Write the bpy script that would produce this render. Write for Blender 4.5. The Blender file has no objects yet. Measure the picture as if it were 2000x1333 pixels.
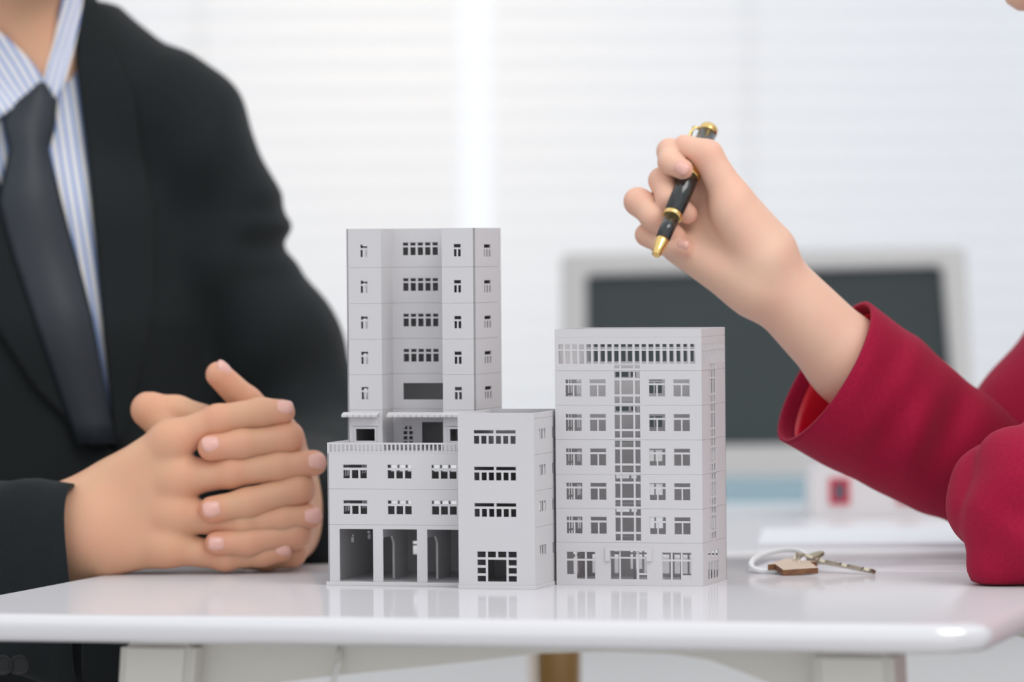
import bpy, bmesh, math
import numpy as np
from mathutils import Vector, Matrix, Quaternion

# ------------------------------------------------------------------ camera, world, lights, exposure
scene = bpy.context.scene
COL = scene.collection
T = 0.74                      # table height
FPX, YH, RHO = 9800.0, 490.0, math.radians(0.45)
CAM = np.array([0.0, 0.0, T + 0.2332])
_p = math.atan((666.5 - YH) / FPX)
AX_F = np.array([0, math.cos(_p), -math.sin(_p)])
_x = np.array([1.0, 0, 0]); _z = np.array([0, math.sin(_p), math.cos(_p)])
AX_U = math.cos(RHO) * _z + math.sin(RHO) * _x
AX_R = math.cos(RHO) * _x - math.sin(RHO) * _z

cam_d = bpy.data.cameras.new('camera'); cam = bpy.data.objects.new('camera', cam_d); COL.objects.link(cam)
cam.matrix_world = Matrix(((AX_R[0], AX_U[0], -AX_F[0], CAM[0]), (AX_R[1], AX_U[1], -AX_F[1], CAM[1]),
                           (AX_R[2], AX_U[2], -AX_F[2], CAM[2]), (0, 0, 0, 1)))
cam_d.sensor_width = 36; cam_d.lens = FPX / 2000 * 36; cam_d.clip_start = 0.05; cam_d.clip_end = 100
cam_d.dof.use_dof = True; cam_d.dof.focus_distance = 3.49; cam_d.dof.aperture_fstop = 4.0
scene.camera = cam
scene.view_settings.view_transform = 'Standard'; scene.view_settings.look = 'None'
scene.view_settings.exposure = 0.13; scene.view_settings.gamma = 1.0
scene.view_settings.use_curve_mapping = False

world = bpy.data.worlds.new('daylight'); scene.world = world; world.use_nodes = True
wb = world.node_tree.nodes['Background']; wb.inputs[0].default_value = (0.93, 0.96, 1.0, 1); wb.inputs[1].default_value = 1.0

def area(name, loc, target, size, power, color):
    l = bpy.data.lights.new(name, 'AREA'); l.shape = 'RECTANGLE'; l.size, l.size_y = size; l.energy = power; l.color = color
    o = bpy.data.objects.new(name, l); COL.objects.link(o); o.location = loc
    o.rotation_euler = (Vector(target) - Vector(loc)).to_track_quat('-Z', 'Y').to_euler(); return o
area('overhead_fill', (1.1, 2.3, 2.9), (0.0, 3.6, 0.8), (1.6, 1.2), 24, (1.0, 0.97, 0.93))  # soft fill added overhead, set to the right to lift the buildings' side faces
# low sun outside, behind the blinds
sunl = bpy.data.lights.new('sun_glow', 'AREA'); sunl.shape = 'DISK'; sunl.size = 0.22; sunl.energy = 1.9; sunl.color = (1.0, 0.74, 0.42)
suno = bpy.data.objects.new('sun_glow', sunl); COL.objects.link(suno); suno.location = (-0.13, 6.32, 1.30)
suno.rotation_euler = (Vector((-0.12, 5.8, 1.24)) - suno.location).to_track_quat('-Z', 'Y').to_euler()

def at(px, py, d):
    return CAM + d * (AX_F + AX_R * (px - 1000) / FPX - AX_U * (py - 666.5) / FPX)

def to_px(P):
    q = P - CAM; dep = q @ AX_F
    return 1000 + FPX * (q @ AX_R) / dep, 666.5 - FPX * (q @ AX_U) / dep

# ------------------------------------------------------------------ materials
def srgb(r, g, b):
    f = lambda c: ((c / 255) / 12.92 if c / 255 <= 0.04045 else ((c / 255 + 0.055) / 1.055) ** 2.4)
    return (f(r), f(g), f(b), 1)

def mat(name, col, rough=0.5, metal=0.0, spec=0.5, coat=0.0, noise=None, bump=None, sss=0.0, sheen=0.0):
    """noise=(scale, amount, second colour); bump=(scale, strength, distance)"""
    m = bpy.data.materials.new(name); m.use_nodes = True; nt = m.node_tree; b = nt.nodes['Principled BSDF']
    b.inputs['Base Color'].default_value = col; b.inputs['Roughness'].default_value = rough
    b.inputs['Metallic'].default_value = metal; b.inputs['Specular IOR Level'].default_value = spec
    b.inputs['Coat Weight'].default_value = coat; b.inputs['Coat Roughness'].default_value = 0.08
    if sheen: b.inputs['Sheen Weight'].default_value = sheen; b.inputs['Sheen Roughness'].default_value = 0.5
    if sss:
        b.inputs['Subsurface Weight'].default_value = sss; b.inputs['Subsurface Radius'].default_value = (0.012, 0.004, 0.002)
        b.inputs['Subsurface Scale'].default_value = 0.6
    tc = nt.nodes.new('ShaderNodeTexCoord')
    if noise:
        n = nt.nodes.new('ShaderNodeTexNoise'); n.inputs['Scale'].default_value = noise[0]; n.inputs['Detail'].default_value = 4
        r = nt.nodes.new('ShaderNodeValToRGB'); r.color_ramp.elements[0].position = 0.35; r.color_ramp.elements[1].position = 0.7
        r.color_ramp.elements[0].color = col; r.color_ramp.elements[1].color = tuple(col[i] * (1 - noise[1]) + noise[2][i] * noise[1] for i in range(3)) + (1,)
        nt.links.new(tc.outputs['Object'], n.inputs['Vector']); nt.links.new(n.outputs['Fac'], r.inputs['Fac'])
        nt.links.new(r.outputs['Color'], b.inputs['Base Color'])
    if bump:
        n = nt.nodes.new('ShaderNodeTexNoise'); n.inputs['Scale'].default_value = bump[0]; n.inputs['Detail'].default_value = 3
        bp = nt.nodes.new('ShaderNodeBump'); bp.inputs['Strength'].default_value = bump[1]; bp.inputs['Distance'].default_value = bump[2]
        nt.links.new(tc.outputs['Object'], n.inputs['Vector']); nt.links.new(n.outputs['Fac'], bp.inputs['Height'])
        nt.links.new(bp.outputs['Normal'], b.inputs['Normal'])
    return m

M = {}
M['plastic'] = mat('matte_grey_plastic', (0.60, 0.585, 0.60, 1), 0.55, spec=0.35, noise=(40, 0.25, (0.62, 0.60, 0.585)))
def laminate():
    m = bpy.data.materials.new('gloss_white_laminate'); m.use_nodes = True; nt = m.node_tree; nt.nodes.clear()
    o = nt.nodes.new('ShaderNodeOutputMaterial'); d = nt.nodes.new('ShaderNodeBsdfDiffuse'); g = nt.nodes.new('ShaderNodeBsdfGlossy')
    x = nt.nodes.new('ShaderNodeMixShader'); x.inputs[0].default_value = 0.32; g.inputs['Roughness'].default_value = 0.09
    d.inputs[0].default_value = (0.665, 0.65, 0.672, 1); g.inputs[0].default_value = (0.95, 0.95, 0.96, 1)
    nt.links.new(d.outputs[0], x.inputs[1]); nt.links.new(g.outputs[0], x.inputs[2]); nt.links.new(x.outputs[0], o.inputs[0]); return m
M['table'] = laminate()
M['table_leg'] = mat('gloss_white_plastic', (0.60, 0.575, 0.52, 1), 0.25)
M['desk'] = mat('satin_white_laminate', (0.80, 0.80, 0.82, 1), 0.3)
M['wood_leg'] = mat('golden_wood', (0.46, 0.25, 0.08, 1), 0.45, noise=(18, 0.7, (0.62, 0.40, 0.16)))
M['wall'] = mat('white_paint', (0.84, 0.845, 0.855, 1), 0.8, noise=(3, 0.3, (0.81, 0.815, 0.825)))
M['wall_low'] = M['wall']
M['floor'] = mat('pale_floor', (0.68, 0.67, 0.66, 1), 0.4, noise=(4, 0.4, (0.63, 0.62, 0.61)))
M['suit'] = mat('charcoal_wool', (0.0080, 0.0110, 0.0120, 1), 0.75, spec=0.18, sheen=0.06, noise=(600, 0.5, (0.014, 0.018, 0.020)), bump=(900, 0.2, 0.0006))
M['tie'] = mat('navy_silk', (0.014, 0.020, 0.028, 1), 0.55, noise=(400, 0.5, (0.02, 0.027, 0.036)))
M['button'] = mat('black_horn', (0.010, 0.010, 0.012, 1), 0.4, spec=0.3)
M['skin_m'] = mat('skin_a', (0.66, 0.40, 0.25, 1), 0.5, spec=0.35, sss=0.35, noise=(28, 0.6, (0.74, 0.37, 0.25)), bump=(260, 0.12, 0.0008))
M['skin_w'] = mat('skin_b', (0.78, 0.52, 0.385, 1), 0.5, spec=0.35, sss=0.35, noise=(28, 0.5, (0.78, 0.44, 0.33)), bump=(260, 0.08, 0.0008))
def blush(m, col):
    nt = m.node_tree; b = nt.nodes['Principled BSDF']; src = b.inputs['Base Color'].links[0].from_socket
    a = nt.nodes.new('ShaderNodeAttribute'); a.attribute_name = 'blush'; x = nt.nodes.new('ShaderNodeMix'); x.data_type = 'RGBA'
    nt.links.new(a.outputs['Fac'], x.inputs[0]); nt.links.new(src, x.inputs[6]); x.inputs[7].default_value = col; nt.links.new(x.outputs[2], b.inputs['Base Color'])
blush(M['skin_m'], (0.72, 0.30, 0.19, 1)); blush(M['skin_w'], (0.80, 0.37, 0.27, 1))
M['nail'] = mat('nail', (0.78, 0.44, 0.37, 1), 0.28)
M['lip'] = mat('lip', (0.55, 0.25, 0.22, 1), 0.4)
M['eye'] = mat('eye', (0.8, 0.8, 0.8, 1), 0.15)
M['iris'] = mat('iris', (0.03, 0.02, 0.015, 1), 0.15)
M['hair'] = mat('black_hair', (0.012, 0.010, 0.009, 1), 0.4, bump=(300, 0.6, 0.003))
M['red'] = mat('burgundy_wool', (0.30, 0.005, 0.034, 1), 0.8, spec=0.15, sheen=0.04, noise=(500, 0.5, (0.40, 0.010, 0.048)), bump=(1100, 0.3, 0.0006))
M['lining'] = mat('red_satin_lining', (0.68, 0.006, 0.03, 1), 0.3)
M['trouser'] = mat('dark_trouser', (0.014, 0.015, 0.017, 1), 0.8)
M['shoe'] = mat('black_leather', (0.01, 0.01, 0.01, 1), 0.3)
M['gold'] = mat('gold_metal', (0.83, 0.58, 0.22, 1), 0.2, metal=1.0)
M['pen'] = mat('black_lacquer', (0.010, 0.013, 0.013, 1), 0.10, coat=0.6)
M['steel'] = mat('nickel_brass', (0.62, 0.55, 0.42, 1), 0.28, metal=1.0)
M['brass'] = mat('aged_brass', (0.36, 0.31, 0.19, 1), 0.4, metal=0.85)
M['ring'] = mat('white_coated_wire', (0.86, 0.88, 0.89, 1), 0.25)
M['tag_top'] = mat('pale_plywood', (0.66, 0.53, 0.41, 1), 0.55, noise=(60, 0.5, (0.72, 0.60, 0.48)))
M['tag_side'] = mat('burnt_plywood_edge', (0.16, 0.065, 0.028, 1), 0.6, noise=(220, 0.7, (0.30, 0.14, 0.06)))
M['bezel'] = mat('silver_grey_plastic', (0.62, 0.61, 0.60, 1), 0.4)
M['screen'] = mat('dark_screen', (0.040, 0.055, 0.056, 1), 0.35)
M['house'] = mat('white_card', (0.80, 0.78, 0.78, 1), 0.6)
M['red_trim'] = mat('red_paint', (0.68, 0.03, 0.07, 1), 0.4)
M['grey_pane'] = mat('grey_pane', (0.14, 0.12, 0.15, 1), 0.2)
M['blue_book'] = mat('pale_blue_cover', (0.36, 0.50, 0.56, 1), 0.4)
M['page'] = mat('paper_pages', (0.82, 0.84, 0.87, 1), 0.7)
M['paper'] = mat('white_paper', (0.84, 0.86, 0.90, 1), 0.6)
M['chair'] = mat('grey_chair_fabric', (0.12, 0.12, 0.13, 1), 0.8)
M['metal'] = mat('chrome', (0.6, 0.6, 0.6, 1), 0.25, metal=1.0)
M['frame_white'] = mat('white_window_frame', (0.8, 0.8, 0.8, 1), 0.4)

def shirt_mat():
    m = mat('blue_striped_cotton', (0.80, 0.80, 0.82, 1), 0.7); nt = m.node_tree; b = nt.nodes['Principled BSDF']
    tc = nt.nodes.new('ShaderNodeTexCoord'); sp = nt.nodes.new('ShaderNodeSeparateXYZ')
    nt.links.new(tc.outputs['UV'], sp.inputs[0])
    mu = nt.nodes.new('ShaderNodeMath'); mu.operation = 'MULTIPLY'; mu.inputs[1].default_value = 2 * math.pi
    si = nt.nodes.new('ShaderNodeMath'); si.operation = 'SINE'
    r = nt.nodes.new('ShaderNodeValToRGB'); r.color_ramp.elements[0].position = 0.50; r.color_ramp.elements[1].position = 0.72
    r.color_ramp.elements[0].color = (0.80, 0.79, 0.79, 1); r.color_ramp.elements[1].color = (0.26, 0.37, 0.66, 1)
    mr = nt.nodes.new('ShaderNodeMapRange'); mr.inputs[1].default_value = -1; mr.inputs[2].default_value = 1
    nt.links.new(sp.outputs[0], mu.inputs[0]); nt.links.new(mu.outputs[0], si.inputs[0]); nt.links.new(si.outputs[0], mr.inputs[0])
    nt.links.new(mr.outputs[0], r.inputs['Fac']); nt.links.new(r.outputs['Color'], b.inputs['Base Color']); return m
M['shirt'] = shirt_mat()

def translucent(name, col, mixf):
    m = bpy.data.materials.new(name); m.use_nodes = True; nt = m.node_tree; nt.nodes.clear()
    o = nt.nodes.new('ShaderNodeOutputMaterial'); d = nt.nodes.new('ShaderNodeBsdfDiffuse'); t = nt.nodes.new('ShaderNodeBsdfTranslucent')
    x = nt.nodes.new('ShaderNodeMixShader'); x.inputs[0].default_value = mixf
    d.inputs[0].default_value = col; t.inputs[0].default_value = col
    nt.links.new(d.outputs[0], x.inputs[1]); nt.links.new(t.outputs[0], x.inputs[2]); nt.links.new(x.outputs[0], o.inputs[0]); return m
M['slat'] = translucent('translucent_white_slat', (0.955, 0.965, 0.98, 1), 0.56)
M['cord'] = translucent('milky_clear_plastic', (0.95, 0.95, 0.92, 1), 0.5)
def glass():
    m = bpy.data.materials.new('window_glass'); m.use_nodes = True; nt = m.node_tree; nt.nodes.clear()
    o = nt.nodes.new('ShaderNodeOutputMaterial'); t = nt.nodes.new('ShaderNodeBsdfTransparent'); g = nt.nodes.new('ShaderNodeBsdfGlossy')
    x = nt.nodes.new('ShaderNodeMixShader'); x.inputs[0].default_value = 0.05; g.inputs['Roughness'].default_value = 0.02
    nt.links.new(t.outputs[0], x.inputs[1]); nt.links.new(g.outputs[0], x.inputs[2]); nt.links.new(x.outputs[0], o.inputs[0]); return m
M['glass'] = glass()

# ------------------------------------------------------------------ object helpers
def link(name, me, parent=None, loc=None, rotz=0.0, mw=None):
    o = bpy.data.objects.new(name, me); COL.objects.link(o)
    if parent is not None: o.parent = parent
    if mw is not None: o.matrix_local = mw
    else:
        if loc is not None: o.location = loc
        o.rotation_euler = (0, 0, rotz)
    return o

def tag(o, label, cat, group=None):
    o['label'] = label; o['category'] = cat
    if group: o['group'] = group
    return o

def empty(name, loc, label, cat, rotz=0.0, group=None):
    return tag(link(name, None, loc=loc, rotz=rotz), label, cat, group)

def struct(o): o['kind'] = 'structure'; return o

def pydata(name, V, F, m, smooth=False):
    me = bpy.data.meshes.new(name); me.from_pydata([tuple(map(float, v)) for v in V], [], F); me.update()
    if m is not None:
        for x in (m if isinstance(m, (list, tuple)) else [m]): me.materials.append(x)
    if smooth: me.polygons.foreach_set('use_smooth', [True] * len(me.polygons))
    return me

BOXF = [(0, 3, 2, 1), (4, 5, 6, 7), (0, 1, 5, 4), (1, 2, 6, 5), (2, 3, 7, 6), (3, 0, 4, 7)]
def box_v(x0, y0, z0, x1, y1, z1):
    return [(x0, y0, z0), (x1, y0, z0), (x1, y1, z0), (x0, y1, z0), (x0, y0, z1), (x1, y0, z1), (x1, y1, z1), (x0, y1, z1)]

def boxes(name, L, m, bevel=0.0):
    V, F = [], []
    for b in L:
        n = len(V); V += box_v(*b); F += [tuple(n + i for i in f) for f in BOXF]
    me = pydata(name, V, F, m)
    if bevel:
        bm = bmesh.new(); bm.from_mesh(me); bmesh.ops.bevel(bm, geom=bm.edges[:], offset=bevel, segments=2, affect='EDGES', profile=0.5); bm.to_mesh(me); bm.free()
    return me

def prism(name, pts, z0, z1, m, side=None, bevel=0.0):
    """polygon pts (x,y) counter-clockwise extruded z0..z1"""
    n = len(pts); V = [(x, y, z0) for x, y in pts] + [(x, y, z1) for x, y in pts]
    F = [tuple(range(n - 1, -1, -1)), tuple(range(n, 2 * n))] + [(i, (i + 1) % n, n + (i + 1) % n, n + i) for i in range(n)]
    me = pydata(name, V, F, [m, side] if side else m)
    if side:
        for p in me.polygons:
            if p.index >= 2: p.material_index = 1
    return me

def lathe(name, prof, m, seg=32):
    V, F = [], []
    for r, z in prof:
        for i in range(seg):
            a = 2 * math.pi * i / seg; V.append((r * math.cos(a), r * math.sin(a), z))
    for j in range(len(prof) - 1):
        for i in range(seg):
            k = (i + 1) % seg; F.append((j * seg + i, j * seg + k, (j + 1) * seg + k, (j + 1) * seg + i))
    F.append(tuple(range(seg - 1, -1, -1))); e = (len(prof) - 1) * seg; F.append(tuple(range(e, e + seg)))
    me = pydata(name, V, F, m, True); me.polygons[-1].use_smooth = False; me.polygons[-2].use_smooth = False
    return me

def tube(name, pts, r, m, seg=12, closed=False):
    pts = [np.array(p, float) for p in pts]; n = len(pts); V, F = [], []
    rr = r if isinstance(r, (list, tuple)) else [r] * n
    up = np.array([0.13, 0.27, 0.95])
    for i, p in enumerate(pts):
        a = pts[(i - 1) % n] if (closed or i > 0) else p; b = pts[(i + 1) % n] if (closed or i < n - 1) else p
        t = (b - a) / np.linalg.norm(b - a); u = np.cross(up, t)
        if np.linalg.norm(u) < 1e-3: u = np.cross(np.array([1.0, 0, 0]), t)
        u /= np.linalg.norm(u); v = np.cross(t, u)
        for k in range(seg):
            q = 2 * math.pi * k / seg; V.append(p + rr[i] * (math.cos(q) * u + math.sin(q) * v))
    for i in range(n if closed else n - 1):
        j = (i + 1) % n
        for k in range(seg):
            l = (k + 1) % seg; F.append((i * seg + k, i * seg + l, j * seg + l, j * seg + k))
    if not closed: F += [tuple(range(seg - 1, -1, -1)), tuple(range((n - 1) * seg, n * seg))]
    return pydata(name, V, F, m, True)

def frame_from(z, x_hint):
    z = np.array(z, float); z /= np.linalg.norm(z); x = np.array(x_hint, float); x -= z * (x @ z); x /= np.linalg.norm(x); y = np.cross(z, x)
    return x, y, z
def mw_from(p, x, y, z):
    return Matrix(((x[0], y[0], z[0], p[0]), (x[1], y[1], z[1], p[1]), (x[2], y[2], z[2], p[2]), (0, 0, 0, 1)))

# ------------------------------------------------------------------ the room
RY = 5.95
struct(link('floor', boxes('floor', [(-3.2, -1.5, -0.05, 3.2, RY, 0)], M['floor'])))
struct(link('wall_left', boxes('wall_left', [(-3.2, -1.5, 0, -3.1, RY, 2.8)], M['wall'])))
struct(link('wall_right', boxes('wall_right', [(3.1, -1.5, 0, 3.2, RY, 2.8)], M['wall'])))
WX0, WX1, WZ0, WZ1 = -2.2, 2.2, 0.62, 2.35
struct(link('wall_back', boxes('wall_back', [(-3.2, RY, 0, 3.2, RY + 0.15, WZ0), (-3.2, RY, WZ1, 3.2, RY + 0.15, 2.8),
                                             (-3.2, RY, WZ0, WX0, RY + 0.15, WZ1), (WX1, RY, WZ0, 3.2, RY + 0.15, WZ1)], M['wall'])))
struct(link('baseboard_back', boxes('baseboard_back', [(-3.1, RY - 0.015, 0, 3.1, RY, 0.09)], M['frame_white'], 0.003)))
win = struct(link('window_1', boxes('window_1', [(WX0, RY + 0.05, WZ0, WX1, RY + 0.11, WZ0 + 0.06), (WX0, RY + 0.05, WZ1 - 0.06, WX1, RY + 0.11, WZ1),
                                                 (WX0, RY + 0.05, WZ0 + 0.06, WX0 + 0.06, RY + 0.11, WZ1 - 0.06), (WX1 - 0.06, RY + 0.05, WZ0 + 0.06, WX1, RY + 0.11, WZ1 - 0.06)], M['frame_white'])))
for x0, x1 in ((WX0 + 0.06, -1.13), (-1.07, 0.57), (0.63, WX1 - 0.06)):
    link('pane', boxes('pane', [(x0, RY + 0.075, WZ0 + 0.06, x1, RY + 0.081, WZ1 - 0.06)], M['glass']), win)
for xm in (-1.1, 0.6):
    link('mullion', boxes('mullion', [(xm - 0.03, RY + 0.05, WZ0 + 0.06, xm + 0.03, RY + 0.11, WZ1 - 0.06)], M['frame_white']), win)
struct(link('trim_1', boxes('trim_1', [(WX0 - 0.05, RY - 0.09, WZ0 - 0.03, WX1 + 0.05, RY, WZ0)], M['frame_white'], 0.004)))

# Venetian blinds: two of them with a narrow gap of daylight between
def slat_mesh(w):
    V, F = [], []; n = 6; hw = 0.0226; th = math.radians(66)
    for s, off in ((0, 0.0), (1, 0.0006)):
        for i in range(n + 1):
            t = -1 + 2 * i / n; a = t * hw; c = 0.003 * (1 - t * t) + off
            y = a * math.cos(th) - c * math.sin(th); z = a * math.sin(th) + c * math.cos(th)
            V += [(0, y, z), (w, y, z)]
    for i in range(n):
        a = 2 * i; F.append((a, a + 1, a + 3, a + 2)); b = a + 2 * (n + 1); F.append((b, b + 2, b + 3, b + 1))
    return pydata('slat', V, F, M['slat'], True)
def blind(x0, x1, label):
    r = empty('window_blind', (x0, 5.80, 0), label, 'blind', group='venetian blinds')
    w = x1 - x0; me = slat_mesh(w); z = 0.655
    while z < 2.33:
        link('slat', me, r, (0, 0, z)); z += 0.029
    link('head_rail', boxes('head_rail', [(0, -0.025, 2.335, w, 0.025, 2.375)], M['frame_white'], 0.003), r)
    link('bottom_rail', boxes('bottom_rail', [(0, -0.012, 0.618, w, 0.012, 0.640)], M['frame_white'], 0.003), r)
    for c in (0.3, w - 0.3):
        link('ladder_cord', tube('ladder_cord', [(c, -0.024, 0.63), (c, -0.024, 2.34)], 0.0012, M['frame_white'], 6), r)
blind(-2.15, -0.056, 'white slatted blind behind the man in the dark suit, left of the bright gap')
blind(-0.024, 2.15, 'white slatted blind behind the monitor and raised hand, right of the bright gap')

# ------------------------------------------------------------------ the white table
ANG = math.radians(-15.2)
TU = np.array([math.cos(ANG), math.sin(ANG), 0]); TV = np.array([-math.sin(ANG), math.cos(ANG), 0])
def tuv(u, v, z=T): return TU * u + TV * v + np.array([0, 0, z])
U0, U1, V0, V1 = -1.2475, -0.5300, 3.052, 3.700
tb0 = tuv(U0, V0, 0)
table = empty('table', tb0, 'small glossy white table with rounded corners under the model buildings', 'table', ANG)
def round_rect(w, d, r, n=10):
    P = []
    for cx, cy, a0 in ((w - r, r, -90), (w - r, d - r, 0), (r, d - r, 90), (r, r, 180)):
        for i in range(n + 1):
            a = math.radians(a0 + 90 * i / n); P.append((cx + r * math.cos(a), cy + r * math.sin(a)))
    return P
def slab(name, w, d, r, thick, z_top, m, round_=0.008):
    V, F = [], []; prof = []; k = 6
    for i in range(k + 1):
        a = math.pi / 2 * i / k; prof.append((round_ * (1 - math.sin(a)), round_ * (1 - math.cos(a))))
    rings = [(ins, z_top - dz) for ins, dz in prof] + [(ins, z_top - thick + dz) for ins, dz in reversed(prof)]
    base = None
    for ins, z in rings:
        P = [(x * (w - 2 * ins) / w + ins, y * (d - 2 * ins) / d + ins) for x, y in round_rect(w, d, r)]
        base = len(P); V += [(x, y, z) for x, y in P]
    for j in range(len(rings) - 1):
        for i in range(base):
            q = (i + 1) % base; F.append((j * base + q, j * base + i, (j + 1) * base + i, (j + 1) * base + q))
    F.append(tuple(range(base))); e = (len(rings) - 1) * base; F.append(tuple(range(e + base - 1, e - 1, -1)))
    me = pydata(name, V, F, m, True); me.polygons[-1].use_smooth = False; me.polygons[-2].use_smooth = False
    return me
TW, TD = U1 - U0, V1 - V0
link('table_top', slab('table_top', TW, TD, 0.035, 0.0185, T, M['table'], 0.0085), table)
TB = T - 0.0185
def leg_mesh(sx, sy):
    V = []; F = []
    for z, s, off in ((0, 0.018, 0.045), (TB, 0.026, 0.0)):
        for dx, dy in ((-1, -1), (1, -1), (1, 1), (-1, 1)):
            V.append((dx * s + sx * off, dy * s + sy * off, z))
    F = BOXF
    me = pydata('leg', V, F, M['table_leg'])
    bm = bmesh.new(); bm.from_mesh(me); bmesh.ops.bevel(bm, geom=bm.edges[:], offset=0.006, segments=3, affect='EDGES'); bm.to_mesh(me); bm.free()
    return me
def inv_t(p): q = np.array(p) - tb0; return float(q @ TU), float(q @ TV)
lx0 = inv_t(at(335, 1290, 3.30))[0]; lx1 = inv_t(at(1675, 1300, 3.17))[0]
for x, y, sx, sy in ((lx0, 0.065, -1, -1), (lx1, 0.065, 1, -1), (0.040, TD - 0.045, -1, 1), (TW - 0.040, TD - 0.045, 1, 1)):
    link('leg', leg_mesh(sx, sy), table, (x, y, 0))
# arched aprons between the legs
def apron(x0, x1, y, prof):
    n = len(prof); V = []; F = []
    for yy in (y - 0.005, y + 0.005):
        for t, dz in prof: V.append((x0 + (x1 - x0) * t, yy, TB))
        for t, dz in prof: V.append((x0 + (x1 - x0) * t, yy, TB - dz))
    N = 2 * n
    for i in range(n - 1):
        F += [(i, n + i, n + i + 1, i + 1), (N + i + 1, N + n + i + 1, N + n + i, N + i),
              (n + i, N + n + i, N + n + i + 1, n + i + 1), (i + 1, N + i + 1, N + i, i)]
    F += [(0, N, N + n, n), (n - 1, 2 * n - 1, N + 2 * n - 1, N + n - 1)]
    return pydata('apron', V, F, M['table_leg'])
prof = [(0, .036), (.08, .032), (.22, .024), (.40, .0155), (.55, .0075), (.66, .0055), (.76, .0065), (.82, .010), (.88, .019), (.94, .029), (1, .040)]
link('apron', apron(lx0 + 0.02, lx1 - 0.02, 0.065, prof), table)
link('apron', apron(0.06, TW - 0.06, TD - 0.045, prof), table)
p0 = at(665, 1262, 3.25)
tag(link('clear_cord', tube('clear_cord', [at(664, 1258, 3.255), at(663, 1285, 3.255), at(659, 1300, 3.25), at(650, 1333, 3.25), at(645, 1400, 3.25), at(652, 1520, 3.25)], 0.0022, M['cord'], 8)),
    'thin milky clear cord hanging below the front edge of the white table', 'cord')

# ------------------------------------------------------------------ the desk behind
DX0, DX1, DY0, DY1 = 0.012, 0.50, 3.86, 5.35
desk = empty('desk', (DX0, DY0, 0), 'white desk with golden wooden legs behind the table, carrying the monitor', 'desk')
link('desk_top', slab('desk_top', DX1 - DX0, DY1 - DY0, 0.02, 0.025, T, M['desk'], 0.004), desk)
for x, y in ((0.024, 0.23), (DX1 - DX0 - 0.03, 0.23), (0.024, DY1 - DY0 - 0.1), (0.350, DY1 - DY0 - 0.1)):
    link('leg', lathe('leg', [(0.011, 0), (0.0185, T - 0.04), (0.0185, T - 0.025)], M['wood_leg'], 24), desk, (x, y, 0))

# ------------------------------------------------------------------ model buildings (millimetres inside)
mm = 0.001
def panel_mesh(name, w, h, t, holes, m=None):
    xs = sorted({0.0, w} | {c for a in holes for c in (a[0], a[2])}); zs = sorted({0.0, h} | {c for a in holes for c in (a[1], a[3])})
    nx, nz = len(xs) - 1, len(zs) - 1
    def solid(i, j):
        if i < 0 or j < 0 or i >= nx or j >= nz: return False
        cx, cz = (xs[i] + xs[i + 1]) / 2, (zs[j] + zs[j + 1]) / 2
        return not any(a[0] < cx < a[2] and a[1] < cz < a[3] for a in holes)
    V, F, idx = [], [], {}
    def v(i, j, k):
        key = (i, j, k)
        if key not in idx: idx[key] = len(V); V.append((xs[i] * mm, k * t * mm, zs[j] * mm))
        return idx[key]
    for i in range(nx):
        for j in range(nz):
            if not solid(i, j): continue
            F.append((v(i, j, 0), v(i + 1, j, 0), v(i + 1, j + 1, 0), v(i, j + 1, 0)))
            F.append((v(i, j, 1), v(i, j + 1, 1), v(i + 1, j + 1, 1), v(i + 1, j, 1)))
            if not solid(i - 1, j): F.append((v(i, j, 0), v(i, j + 1, 0), v(i, j + 1, 1), v(i, j, 1)))
            if not solid(i + 1, j): F.append((v(i + 1, j, 0), v(i + 1, j, 1), v(i + 1, j + 1, 1), v(i + 1, j + 1, 0)))
            if not solid(i, j - 1): F.append((v(i, j, 0), v(i, j, 1), v(i + 1, j, 1), v(i + 1, j, 0)))
            if not solid(i, j + 1): F.append((v(i, j + 1, 0), v(i + 1, j + 1, 0), v(i + 1, j + 1, 1), v(i, j + 1, 1)))
    return pydata(name, V, F, m or M['plastic'])
_cache = {}
SIDE = {'front': 0.0, 'right': math.pi / 2, 'back': math.pi, 'left': -math.pi / 2}
def wall(parent, side, x, y, z, w, h, wins=(), extra=(), t=1.2, name='wall_panel'):
    """wins: (x0,z0,x1,z1,style) in panel mm; extra: plain holes"""
    g = 0.14
    holes = [q[:4] for q in wins] + list(extra)
    p = link(name, panel_mesh(name, w, h - g, t, holes), parent, (x * mm, y * mm, (z + g / 2) * mm), SIDE[side])
    for x0, z0, x1, z1, st in wins:
        W_, H_ = round(x1 - x0, 2), round(z1 - z0, 2); key = (W_, H_, st)
        if key not in _cache: _cache[key] = panel_mesh('window_frame', W_, H_, 0.7, STYLES[st](W_, H_))
        link('window_frame', _cache[key], p, (x0 * mm, 0.25 * mm, z0 * mm))
    return p
def grid_holes(xr, zr): return [(a, c, b, d) for a, b in xr for c, d in zr]
def cols(w, n, e, b):
    s = (w - 2 * e - (n - 1) * b) / n; return [(e + i * (s + b), e + i * (s + b) + s) for i in range(n)]
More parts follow.
